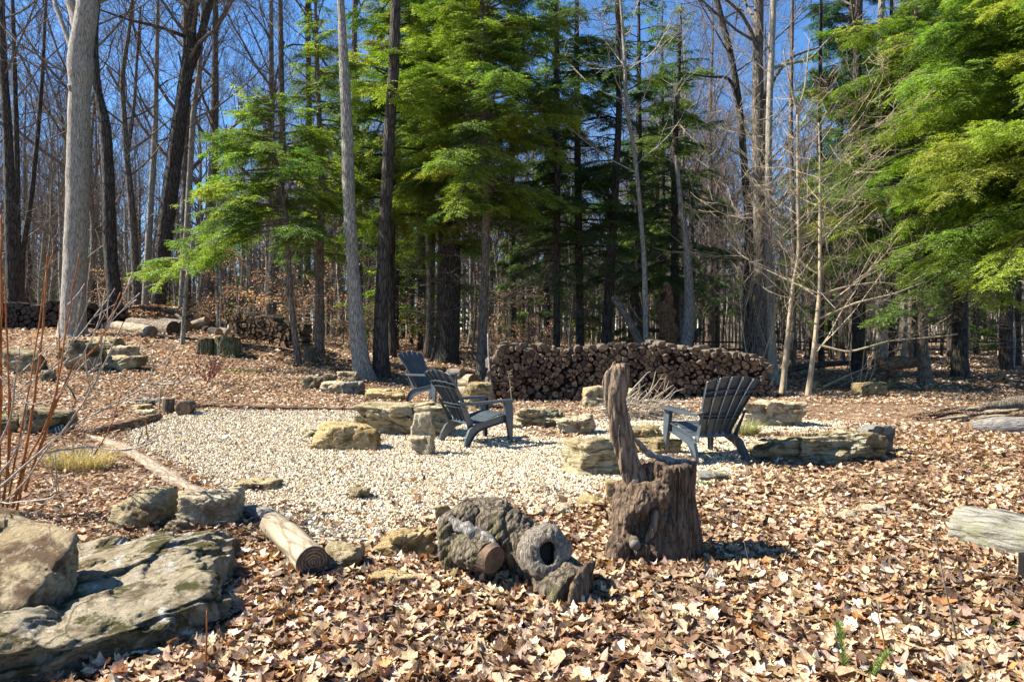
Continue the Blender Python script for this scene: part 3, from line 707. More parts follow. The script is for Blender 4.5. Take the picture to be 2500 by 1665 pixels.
def make_chair(loc, rz, label):
    pm = M['plastic']; root = empty('garden_chair', loc, label, 'chair', 'slatted plastic garden chairs on the gravel', rz)
    for k in range(5):
        s0, s1 = -1+k*.4+.030, -1+(k+1)*.4-.030; sc = (s0+s1)/2
        mb = MB(); us = np.concatenate([np.linspace(0, .9, 10), [.95, .985, 1.]])
        c = np.array([back_pt(u, sc) for u in us]); wv = np.array([(back_pt(u, s1)-back_pt(u, s0))/2 for u in us])
        wv[-2] *= .93; wv[-1] *= .72
        slab_path(mb, c, wv, .008)
        for e, sgn in ((s0, 1), (s1, -1)):                          # raised edges behind each slat
            pp = np.array([back_pt(u, e+.012*sgn)+np.array([0, -.013, -.006]) for u in us[:-1]])
            slab_path(mb, pp, np.repeat([[.0025, 0, 0]], len(pp), 0), .024)
        bevel(mb.build('back_slat', pm, root), .003)
    for u in (.80, .70, .36, .30):                                    # curved cross ribs
        mb = MB(); ss = np.linspace(-.97, .97, 13); pp = np.array([back_pt(u, s)+np.array([0, -.016, -.008]) for s in ss])
        slab_path(mb, pp, np.repeat([[0, .016, .007]], 13, 0), .007); mb.build('back_rib', pm, root)
    mb = MB(); pp = np.array([back_pt(0.02, s)+np.array([0, -.006, -.015]) for s in np.linspace(-1.08, 1.08, 9)]); slab_path(mb, pp, np.repeat([[0, .006, .03]], 9, 0), .02); bevel(mb.build('back_rail', pm, root))
    def seat_z(y): return .285+.09*sstep(-.22, .30, y)-.02*math.exp(-((y)/.15)**2)
    ys = [-.235, -.125, -.015, .095, .205, .325]
    for k in range(5):
        mb = MB(); yy = np.linspace(ys[k]+.005, ys[k+1]-.005, 4); c = np.array([[0, q, float(seat_z(q))] for q in yy])
        if k == 4: c = np.concatenate([c, [[0, .34, c[-1][2]-.012], [0, .347, c[-1][2]-.05]]])
        slab_path(mb, c, np.repeat([[.245, 0, 0]], len(c), 0), .012); bevel(mb.build('seat_slat', pm, root), .003)
    for sd in (-1, 1):
        # arm rest, curling into the back
        mb = MB(); c = [[sd*.300, .40, .545], [sd*.305, .37, .553], [sd*.31, .25, .555], [sd*.315, .05, .553], [sd*.32, -.15, .55], [sd*.315, -.27, .548], [sd*.29, -.35, .552], [sd*.262, -.385, .575]]
        hw = [.040, .056, .058, .054, .047, .040, .032, .018]; c = np.array(c); slab_path(mb, c, np.array([[h, 0, 0] for h in hw]), .016)
        for e in (-1, 1):
            pp = c[1:7]+np.array([[e*(h-.003), 0, -.013] for h in hw[1:7]]); slab_path(mb, pp, np.repeat([[.003, 0, 0]], 6, 0), .022)
        bevel(mb.build('arm_rest', pm, root), .004)
        # front leg: a broad folded panel from arm to ground
        mb = MB(); zz = [.545, .40, .33, .20, .0]; c = np.array([[sd*(.30+.02*(1-z/.545)), .325+.035*(1-z/.545), z] for z in zz]); hw = [.062, .060, .055, .038, .022]
        slab_path(mb, c, np.array([[0, h, 0] for h in hw]), .010)
        for e in (-1, 1):
            pp = c+np.array([[-sd*.020, e*(h-.004), 0] for h in hw]); slab_path(mb, pp, np.repeat([[.022, 0, 0]], 5, 0), .008)
        bevel(mb.build('leg', pm, root), .003)
        # side rail sweeping back and down into the rear leg
        mb = MB(); c = np.array([[sd*.262, .30, .325], [sd*.262, .15, .295], [sd*.265, 0, .265], [sd*.27, -.13, .235], [sd*.28, -.22, .18], [sd*.29, -.275, .10], [sd*.30, -.315, 0]])
        hw = [.055, .05, .05, .055, .06, .048, .028]; t = np.gradient(c, axis=0); t /= np.linalg.norm(t, axis=1)[:, None]; wv = np.cross(t, [1, 0, 0]); wv = wv/np.linalg.norm(wv, axis=1)[:, None]*np.array(hw)[:, None]
        slab_path(mb, c, wv, .010)
        for e in (-1, 1):
            pp = c+wv*e*.93+np.array([sd*.016, 0, 0]); slab_path(mb, pp, np.repeat([[.018, 0, 0]], 7, 0), .007)
        bevel(mb.build('leg', pm, root), .003)
        # upright that carries the back
        mb = MB(); c = np.array([[sd*.245, -.20, .22], [sd*.24, -.235, .32], [sd*.25, -.30, .44], [sd*.262, -.37, .575]]); slab_path(mb, c, np.array([[0, .05, 0], [0, .035, 0], [0, .022, 0], [0, .012, 0]]), .012); bevel(mb.build('back_support', pm, root), .003)
    root.scale = (1.05, 1.05, 1.05); return root
def chair_at(px, py, rz, label):
    g = G(px, py); g.z += .01; return make_chair(g, rz, label)
chair_at(1158, 1082, radians(-55), 'slate blue slatted chair left of centre, its ribbed back to the viewer, facing right')
chair_at(1722, 1120, radians(17), 'slate blue slatted chair at the right beside the tall stump, facing the firewood stack')
chair_at(1052, 985, radians(-125), 'slate blue slatted chair behind the other left one, seen from its front')

# ================================================================== FIREWOOD
def clip(poly, a, n):                     # keep side where (p-a).n <= 0
    out = []
    for i in range(len(poly)):
        p, q = poly[i], poly[(i+1) % len(poly)]; dp, dq = (p-a)@n, (q-a)@n
        if dp <= 0: out.append(p)
        if dp*dq < 0: out.append(p+(q-p)*dp/(dp-dq))
    return out
def stack_cells(rng, Wd, topf, cell, jit=.42):
    pts_ = []
    rows = int(max(topf(np.linspace(0, Wd, 50)))/(cell*.86))+2
    for r in range(rows):
        for c in range(int(Wd/cell)+1):
            p = np.array([(c+.5*(r % 2)+.25)*cell, (r+.5)*cell*.86])+rng.uniform(-jit, jit, 2)*cell
            if 0.02 < p[0] < Wd and p[1] < topf(p[0])-.02 and p[1] > 0.03 and rng.random() > .17: pts_.append(p)
    pts_ = np.array(pts_); cells = []
    for i, p in enumerate(pts_):
        poly = [p+np.array(q)*cell*.95 for q in ((-1, -.8), (-.5, -1), (.6, -.95), (1, -.5), (.95, .6), (.4, 1), (-.6, .9), (-1, .4))]
        d = np.linalg.norm(pts_-p, axis=1)
        for j in np.argsort(d)[1:14]:
            poly = clip(poly, (p+pts_[j])/2, (pts_[j]-p)/d[j])
            if len(poly) < 3: break
        if len(poly) < 3: continue
        poly = np.array(poly); c0 = poly.mean(0)
        if rng.random() < .38:                                        # split billets
            a = rng.uniform(0, pi); nn_ = np.array([cos(a), sin(a)])
            for sg in (1, -1):
                h_ = clip(list(poly), c0, nn_*sg)
                if len(h_) >= 3: h_ = np.array(h_); cells.append((h_.mean(0), h_, True))
        else: cells.append((p, poly, False))
    return cells
def log_mesh(mb, rng, c, poly, front, L, ax, up, dr, rnd):
    """one log: cross-section poly in (ax,up), its cut face pushed along dr by front"""
    p = np.array(c)
    if rnd:
        r = max(.03, min(np.linalg.norm((poly+np.roll(poly, 1, 0))/2-p, axis=1))*.97); k = 12; th = np.linspace(0, 2*pi, k, endpoint=False)+rng.random()
        sec = p+np.stack([np.cos(th), np.sin(th)], 1)*(r*(1+rng.normal(0, .04, k)))[:, None]
    else:
        sec = p+(poly-p)*rng.uniform(.80, .97)*(1+rng.normal(0, .06, (len(poly), 1))); k = len(sec)
        q = []                                                        # slight corner rounding
        for i in range(k):
            a, b = sec[i], sec[(i+1) % k]; q += [a+(b-a)*.16, a+(b-a)*.84]
        sec = np.array(q); k = len(sec)
    s2 = p+(sec-p)*.95
    tilt = rng.normal(0, .10, 2)
    def w3(s, depth): return np.array([ax*(q[0]+tilt[0]*depth)+up*(q[1]+tilt[1]*depth*.4)+dr*(-(front)+depth) for q in s])
    fr = w3(s2, 0); fr2 = w3(sec, .008); bk = w3(sec, L)
    if rnd == 0: fr = fr+dr*rng.normal(0, .004, (k, 1))
    v = np.concatenate([fr, fr2, bk]); i = np.arange(k); j = (i+1) % k
    mb.add(v, np.concatenate([np.stack([i, j, k+j, k+i], 1), np.stack([k+i, k+j, 2*k+j, 2*k+i], 1)]), mi=0)
    mb.addf(i[::-1], 1); mb.addf(2*k+i, 1)
def m_endpale(): return M['end']
def wood_stack(A, B, topf, cell, seed, nsingle, mats, labels, sections, stufflabel, L=.40, prefer=None):
    rng = np.random.default_rng(seed); A = np.array(A, float); B = np.array(B, float); Wd = np.linalg.norm((B-A)[:2])
    ax = np.array([(B-A)[0], (B-A)[1], 0])/Wd; up = np.array([0, 0, 1.]); dr = np.cross(up, ax)
    cells = stack_cells(rng, Wd, topf, cell)
    area = [abs(np.cross(q-p, np.roll(q, -1, 0)-p).sum())/2*(1. if prefer is None else prefer(p)) for p, q, _s in cells]
    order = np.argsort(area)[::-1]; single = set(order[:nsingle]); rest = MB(); nrest = 0
    for i, (p, poly, issplit) in enumerate(cells):
        gx_, gy_ = (A+ax*p[0])[:2]; g = np.array([gx_, gy_, tz(gx_, gy_)-.02]); rnd = (not issplit) and rng.random() < .42
        front = rng.normal(0, .035)+(.07 if rng.random() < .10 else 0)
        mb = MB() if i in single else rest
        lp = poly-p; q0 = np.array([0., p[1]])
        n0 = mb.n; log_mesh(mb, rng, q0, lp+q0, front, L, ax, up, dr, rnd)
        mb.v[-1] = mb.v[-1]+(np.zeros(3) if i in single else g)
        if i in single:
            o = mb.build('firewood_log', mats); ctr = up*p[1]; o.data.transform(Matrix.Translation(Vector(-ctr))); o.location = Vector(g+ctr)
            hf = p[1]/float(topf(p[0])); row = 'top row' if hf > .86 else ('upper part' if hf > .62 else ('middle' if hf > .36 else 'lower part'))
            sec_ = sections[min(len(sections)-1, int(p[0]/Wd*len(sections)))]; kd = 'round log end' if rnd else 'split wedge'
            tag(o, '%s, %s of the %s, %s' % (kd, row, labels, sec_), 'firewood', '%ss, %s, %s of the %s' % (kd, sec_, row, labels))
        else: nrest += 1
    # a second row behind closes the gaps
    for p, poly, _s in stack_cells(np.random.default_rng(seed+1), Wd, lambda x: topf(x)-.03, cell*1.4):
        g = A+ax*p[0]; g[2] = tz(g[0], g[1])-.02; q0 = np.array([0., p[1]]); log_mesh(rest, rng, q0, poly-p+q0, -L*.8, L, ax, up, dr, False); rest.v[-1] = rest.v[-1]+g
    tag(rest.build('stacked_firewood', mats), stufflabel, 'firewood', kind='stuff')
a = G(1195, 978); b = G(1880, 972)
def top1(x): x = np.asarray(x, float); u = x/6.0; return 1.12*sstep(-.02, .035, u)*.25+ .84*sstep(-.05, .06, u)+.03*np.sin(x*2.3)+.03*np.sin(x*5.1+1)+.06*np.exp(-((u-.45)/.3)**2)-.24*sstep(.72, 1., u)-.1*sstep(.97, 1, u)
wood_stack(a, b, top1, .12, 3, 232, [M['logbark'], M['end']],
           'long stack', ['by the grey pole', 'above the mossy stone', 'left of the tan rock', 'behind the stump slab', 'above the twig pile', 'left of the right chair', 'behind the right chair', 'at the right end'], 'the smaller log ends filling the long firewood stack behind the chairs', prefer=lambda p: 1.6-p[0]/6*.8)
a = Gd(562, 20.3); b = Gd(738, 19.6)
def top2(x): x = np.asarray(x, float); return .80-.10*x/2.2+.05*np.sin(x*6)
wood_stack(a, b, top2, .125, 7, 62, [M['logbark'], M['end']],
           'short sunlit stack', ['beside the mossy stumps', 'left of its centre', 'right of its centre', 'by the thin leaning trunk'], 'the smaller pieces filling the short sunlit firewood stack beside the mossy stumps')
for (p0, p1, d0, d1, hh, lb, sd) in ((-60, 168, 21, 21.4, .82, 'blackened old firewood stacked left of the big grey trunk', 13), (205, 300, 21.5, 22, .78, 'blackened old firewood stacked right of the big grey trunk', 14)):
    a = Gd(p0, d0); b = Gd(p1, d1)
    wood_stack(a, b, lambda x, hh=hh: hh+.05*np.sin(np.asarray(x, float)*3), .15, sd, 0, [M['endblack'], M['endblack']], '', [''], lb)

M['logpeel'] = m_bark('peeling_log_bark', (.14, .10, .07), (.50, .41, .31), 1.5, .3, (.36, .27, .18), .02)
# ================================================================== LOGS
def log(name, label, pts3, r, mat, end, cat='log', n=20, amp=.06, ridge=.05, seed=1, squash=None, endname='cut_end', both=True, step=.05, hollow=None):
    if end is M['logrot']: end = M['enddark']
    p, rr = resample(np.array([tuple(q) for q in pts3]), np.array(r)*np.ones(len(pts3)), step)
    mb = MB(); tube(mb, p, rr, n, amp, 3, seed, False, squash, ridge=ridge); o = mb.build(name, mat, smooth=True); tag(o, label, cat)
    vv = mb.v[0].reshape(len(p), n, 3)
    for k, e in ((0, -1), (-1, 1)):
        if not both and k == 0: continue
        ring = vv[k]; c = ring.mean(0); t = (p[1]-p[0]) if k == 0 else (p[-1]-p[-2]); t = t/np.linalg.norm(t)*e
        m2 = MB(); rings = [ring*1.0+t*.001, c+(ring-c)*.97+t*.006, c+(ring-c)*.6+t*.005, c+(ring-c)*.25+t*.007]; v = np.concatenate(rings+[[c+t*.006]]); f = []
        fa = []
        for a_ in range(3):
            for j in range(n): fa.append([a_*n+j, a_*n+(j+1) % n, (a_+1)*n+(j+1) % n, (a_+1)*n+j])
        m2.add(v, np.array(fa)); m2.addf(np.array([[3*n+j, 3*n+(j+1) % n, 4*n] for j in range(n)])); m2.build(endname, end, o, smooth=True)
    recentre_tree(o, p.mean(0), p[-1]-p[0])
    return o
def recentre_tree(o, loc, axis=None):
    loc = Vector(loc); R_ = Vector(axis).to_track_quat('Z', 'Y').to_matrix().to_4x4() if axis is not None else Matrix.Identity(4); T_ = R_.inverted()@Matrix.Translation(-loc)
    o.data.transform(T_); o.location = loc; o.rotation_euler = R_.to_euler()
    for c in o.children: c.data.transform(T_)
def onG(px, py, up=0): g = G(px, py); g.z += up; return g
# pale cut log in front, its dark end to the viewer
e0 = onG(762, 1415, .105); e1 = Vector((e0.x-.52, e0.y+.78, .12))
log('log', 'pale debarked log with a dark sawn end right of the huge boulder', [e1, (e0+e1)/2+Vector((.01, 0, .005)), e0], [.088, .096, .098], M['logpale'], M['logrot'], seed=3, ridge=.05, amp=.07, n=36)
q0 = onG(590, 1258, .05); q1 = onG(705, 1292, .04)
log('log', 'dark grey weathered log stub behind the pale cut log', [q0, (q0+q1)/2+Vector((0, 0, .02)), q1], [.05, .07, .035], M['silver'], M['logrot'], seed=5, amp=.2)
log('log', 'long pale log with peeling bark edging the gravel at the left', [onG(215, 1068, .03), onG(300, 1100, .04), onG(400, 1165, .045), onG(480, 1215, .04), onG(590, 1262, .03)], [.035, .058, .066, .06, .035], M['logpeel'], M['logrot'], seed=6, amp=.45, ridge=.25, squash=.7)
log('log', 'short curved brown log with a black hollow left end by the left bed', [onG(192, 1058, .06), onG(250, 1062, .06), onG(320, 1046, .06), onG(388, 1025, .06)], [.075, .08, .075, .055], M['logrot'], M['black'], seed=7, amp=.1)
log('log', 'thin straight dark log edging the far side of the gravel', [onG(425, 992, .03), onG(560, 996, .03), onG(700, 1001, .03), onG(868, 1003, .03)], [.055, .05, .045, .035], M['logrot'], M['logrot'], seed=8, amp=.12)
def stub(px, py, r, h, label, mat, end, tilt=(0, 0), seed=1):
    g = onG(px, py); g.y += r; a_ = Vector((0, 0, -.05)); b_ = Vector((tilt[0], tilt[1], h)); return log('log', label, [g+a_, g+(a_+b_)/2, g+b_], [r, r*.95, r*.97], mat, end, seed=seed, both=False, amp=.08)
stub(402, 1010, .10, .24, 'pale knobby upright log round left of the dark sawn round', M['gnarl'], M['logrot'], (.02, 0), 11)
c0 = onG(446, 1016, .13); log('log', 'dark sawn log round with a knot hole at the corner of the gravel', [c0+Vector((-.02, .28, 0)), c0+Vector((-.01, .14, 0)), c0], [.12, .125, .13], M['logbark'], M['logrot'], seed=12)
c0 = Gd(1148, 15.2); c0.z += .30
log('log', 'thick pale log round lying at the left end of the long firewood stack', [c0+Vector((-.45, .45, 0)), c0+Vector((.08, -.05, 0))], [.17, .18], M['logpale'], M['end'], seed=14)
log('log', 'smaller brown log round beside the left end of the firewood stack', [c0+Vector((-.5, .3, .15)), c0+Vector((-.18, .12, .17))], [.13, .135], M['bark_hem'], M['end'], seed=15)
log('log', 'pale log lying on the ground under the thick log round', [c0+Vector((-.6, .2, -.22)), c0+Vector((.0, -.25, -.2))], [.12, .125], M['logpale'], M['end'], seed=16)
# log pile by the stumps
def dl(label, a_, b_, r, mat='bark_hem', seed=1, end='end'):
    A = P(*a_); B = P(*b_); A.z = max(A.z, tz(A.x, A.y)+r*.8); B.z = max(B.z, tz(B.x, B.y)+r*.8)
    return log('log', label, [A, (A+B)/2, B], [r*.92, r, r], M[mat], M[end], seed=seed, n=16, amp=.08)
dl('pale smooth log lying lowest in the old log pile at the left', (285, 838, 21.5), (372, 850, 19.6), .16, 'logpale', 21)
dl('thick brown log with a round sawn end in the old log pile', (320, 822, 22), (425, 833, 20), .22, 'bark_hem', 22)
dl('short thick log on top of the brown one in the old log pile', (395, 806, 22.4), (452, 812, 20.8), .22, 'bark_mid', 23)
dl('sawn log tilted up at the top right of the old log pile', (448, 812, 21.6), (505, 782, 21.4), .13, 'logpale', 24)
dl('thin pale pole sticking up from the old log pile', (470, 800, 22), (430, 768, 22.3), .05, 'logpale', 25)
dl('small dark log at the right of the old log pile', (500, 812, 22), (535, 812, 20.6), .12, 'bark_dark', 26)
dl('round ended log resting behind the mossy stumps', (540, 812, 22.5), (560, 812, 20.8), .12, 'bark_hem', 27)
dl('weathered log across the back of the old log pile', (290, 812, 24.5), (430, 800, 23.5), .25, 'logrot', 28)
dl('low grey log lying between the pile and the rocks', (250, 826, 22), (330, 822, 21), .14, 'silver', 29)
def mound():
    g = Gd(372, 23.5); v, f = ico(5); q = v*np.array([2.0, 1.2, .75]); q = q+v*(.12*fbm(v*4, 5, 4))[:, None]; mb = MB(); mb.add(q, f); o = mb.build('brush_mound', M['logrot'], smooth=True); o.location = g
    tag(o, 'low mound of earth, bark and branches under the old log pile', 'mound'); rng = np.random.default_rng(2); m = MB()
    x = rng.uniform(-2, 2, 1500); y = rng.uniform(-1.2, .4, 1500); e = 1-(x/2.05)**2-(y/1.25)**2; k = e > 0; x, y, e = x[k], y[k], e[k]
    scatter_leaves(m, rng, x+g.x, y+g.y, rng.uniform(.08, .16, len(x)), 'quad', .05, .5, z=g.z+.78*np.sqrt(e)); lo = m.build('dead_leaves', M['leaf'], o, col=True); lo['kind'] = 'stuff'; lo.data.transform(Matrix.Translation(-g))
mound()

# stumps at the left
def stump(px, py, r, h, label, seed, roots=5, mat='mossbark', d=None):
    g = onG(px, py) if d is None else Gd(px, d); g.y += r; n = 48; rows = 22; mb = MB(); th = np.linspace(0, 2*pi, n, endpoint=False); V = []
    for i in range(rows):
        u = i/(rows-1); z = -.1+u*(h+.1); fl = .75*math.exp(-u*4.5)
        rr = r*(1+fl*(.35+.65*np.maximum(0, np.cos(th*roots/1.0+seed))**2))*(1+.06*np.sin(th*3+seed)); q = np.stack([np.cos(th)*rr, np.sin(th)*rr, np.full(n, z)], 1)
        q[:, :2] *= (1+.12*fbm(np.stack([np.cos(th)*4, np.sin(th)*4, np.full(n, z*3)], 1), seed, 4))[:, None]
        if i == rows-1: q[:, 2] += .05*h*np.sin(th*2+seed)+rng.normal(0, .012, n)
        V.append(q)
    V = np.array(V); ii = np.arange(rows-1)[:, None]*n; j = np.arange(n)[None]; j2 = (j+1) % n
    mb.add(V.reshape(-1, 3), np.stack([ii+j, ii+j2, ii+n+j2, ii+n+j], 2).reshape(-1, 4)); o = mb.build('tree_stump', M[mat], smooth=True); o.location = g
    tag(o, label, 'stump'); m2 = MB(); t = V[-1]; c = t.mean(0); vv = np.concatenate([t, c+(t-c)*.8-[0, 0, .02], c+(t-c)*.4-[0, 0, .01], [c]]); fa = []
    for a_ in range(2):
        for k in range(n): fa.append([a_*n+k, a_*n+(k+1) % n, (a_+1)*n+(k+1) % n, (a_+1)*n+k])
    m2.add(vv, np.array(fa)); m2.addf(np.array([[2*n+k, 2*n+(k+1) % n, 3*n] for k in range(n)])); m2.build('cut_top', M['logrot'], o, smooth=True)
    return o
stump(494, 866, .20, .40, 'smaller mossy stump left of the big mossy one', 3)
stump(544, 872, .30, .50, 'big mossy stump with spreading roots left of the short sunlit firewood stack', 4)
stump(752, 886, .16, .42, 'narrow grey stump between the two brown trunks', 6, mat='gnarl')

# ================================================================== THE TALL STUMP
def tallstump():
    c = Vector(((1597-CX)/F*4.62, 4.62, 0.)); root = empty('tree_stump', c, 'tall dark hollow stump with an upright broken slab, standing in the leaves', 'stump')
    k = 4.62/F
    mb = MB()
    def L(px, py, y=0.): return [(px-1597)*k, y, CH-(py-HY)*k]
    tube(mb, [[.13, .02, -.12], [.125, .02, .05], [.115, .02, .2], [.10, .03, .4], [.10, .03, .655]], [.235, .205, .182, .172, .182], 36)
    tube(mb, [[-.17, -.02, -.12], [-.16, -.02, .1], [-.15, -.01, .3], [-.12, 0, .48], [-.13, 0, .58]], [.20, .15, .135, .14, .09], 28)
    tube(mb, [[-.02, -.08, -.1], [-.03, -.06, .15], [-.02, -.04, .36], [.0, 0, .50]], [.17, .14, .12, .10], 24)
    v, f = ico(3)
    for px, py, y, r in ((1560, 1215, -.13, .095), (1530, 1250, -.12, .09), (1612, 1265, -.12, .08), (1500, 1330, -.12, .09), (1600, 1200, -.10, .10), (1510, 1390, -.14, .10), (1650, 1395, -.10, .12), (1480, 1400, -.02, .10)):
        mb.add(v*r*np.array([1, .9, 1.1])+np.array(L(px, py, y)), f)
    vv, nn, f4, f3 = fuse(mb, 'stump', .008)
    th = np.arctan2(vv[:, 1]-.02, vv[:, 0]-.11); right = sstep(-.06, .04, vv[:, 0])
    rid = 1-np.abs(vnoise(np.stack([np.cos(th)*6, np.sin(th)*6, vv[:, 2]*1.6], 1), 3)); rid2 = 1-np.abs(vnoise(np.stack([np.cos(th)*13, np.sin(th)*13, vv[:, 2]*2.5], 1), 4))
    side = (np.abs(nn[:, 2]) < .6)
    disp = right*side*(.032*(.3-rid**6)+.012*(.4-rid2**5)+.012*fbm(vv*np.array([30, 30, 6]), 14, 3)) + (1-right)*(.035*fbm(vv*8, 6, 3)-.030*(1-np.abs(vnoise(vv*np.array([8, 8, 4]), 8)))**6-.010*(1-np.abs(vnoise(vv*np.array([26, 26, 10]), 9)))**4) + .005*fbm(vv*50, 2, 2)
    # hollowed top with a raised rim
    r_ = np.hypot(vv[:, 0]-.10, vv[:, 1]-.03); top = (vv[:, 2] > .55) & (r_ < .15) & (vv[:, 0] > -.1); vv = vv+nn*disp[:, None]; vv[:, 2] -= np.where(top, .13*(1-sstep(.06, .15, r_)), 0)
    vv[:, 2] += np.where(vv[:, 2] > .5, .03*vnoise(vv*14, 12), 0)
    m = MB(); m.add(vv, np.array(f4) if f4 else np.zeros((0, 4), int)); 
    if f3: m.addf(np.array(f3))
    m.build('trunk', M['stumpbark'], root, smooth=True)
    # upright slab
    mb = MB(); pth = [L(1562, 1210, -.06), L(1543, 1160, -.06), L(1526, 1090, -.05), L(1512, 1030, -.03), L(1503, 970, -.02), L(1501, 930, -.01), L(1508, 905, 0), L(1516, 894, 0)]
    p, r = resample(np.array(pth), [.085, .084, .080, .086, .090, .086, .076, .058], .006); t, a_, b_ = frames(p); n = 64; th = np.linspace(0, 2*pi, n, endpoint=False); V = []
    for i in range(len(p)):
        q = p[i]+np.outer(np.cos(th)*r[i], [1, .15, 0])+np.outer(np.sin(th)*r[i]*.34, [-.1, 1, 0]); V.append(q)
    V = np.array(V).reshape(-1, 3); cc = np.repeat(p, n, 0); nn = (V-cc)/np.linalg.norm(V-cc, axis=1)[:, None]
    V = V+nn*(.020*fbm(V*np.array([12, 12, 4]), 21, 3)-.020*(1-np.abs(vnoise(V*np.array([14, 14, 2.5]), 23)))**6-.007*(1-np.abs(vnoise(V*np.array([45, 45, 6]), 24)))**4)[:, None]; V[-n:, 2] += rng.normal(0, .012, n); V[-2*n:-n, 2] += rng.normal(0, .006, n)
    ii = np.arange(len(p)-1)[:, None]*n; j = np.arange(n)[None]; j2 = (j+1) % n; mb.add(V, np.stack([ii+j, ii+j2, ii+n+j2, ii+n+j], 2).reshape(-1, 4)); mb.addf(np.arange(n)+(len(p)-1)*n)
    mb.build('upright_slab', M['stumpwood'], root, smooth=True)
    # torn rim behind the slab, root stub, sawn branch stub
    m = MB(); tube(m, *resample(np.array([L(1546, 1068, -.02), L(1585, 1108, .0), L(1640, 1125, -.02), L(1688, 1130, -.02)]), [.014, .022, .024, .02], .01), 16, .5, 22, 4); m.build('torn_rim', M['silver'], root, smooth=True)
    m = MB(); pp = np.array([L(1540, 1300, -.12), L(1535, 1303, -.24)]); tube(m, *resample(pp, [.036, .034], .02), 20, .05, 10, 2, mi=0, capmi=1); m.build('branch_stub', [M['gnarl'], M['greyend']], root, smooth=True)
    m = MB(); tube(m, *resample(np.array([L(1500, 1420, -.18), L(1512, 1370, -.19), L(1508, 1330, -.17)]), [.04, .035, .012], .01), 14, .2, 12, 3); m.build('root_spur', M['stumpwood'], root, smooth=True)
    m = MB(); tube(m, *resample(np.array([L(1570, 1310, -.14), L(1582, 1270, -.17), L(1590, 1230, -.15)]), [.03, .028, .02], .01), 14, .2, 12, 3); m.build('bark_flap', M['stumpwood'], root, smooth=True)
M['greyend'] = m_wood_end('grey_branch_end', (.16, .15, .13), (.24, .22, .19), (.09, .08, .07))
tallstump()

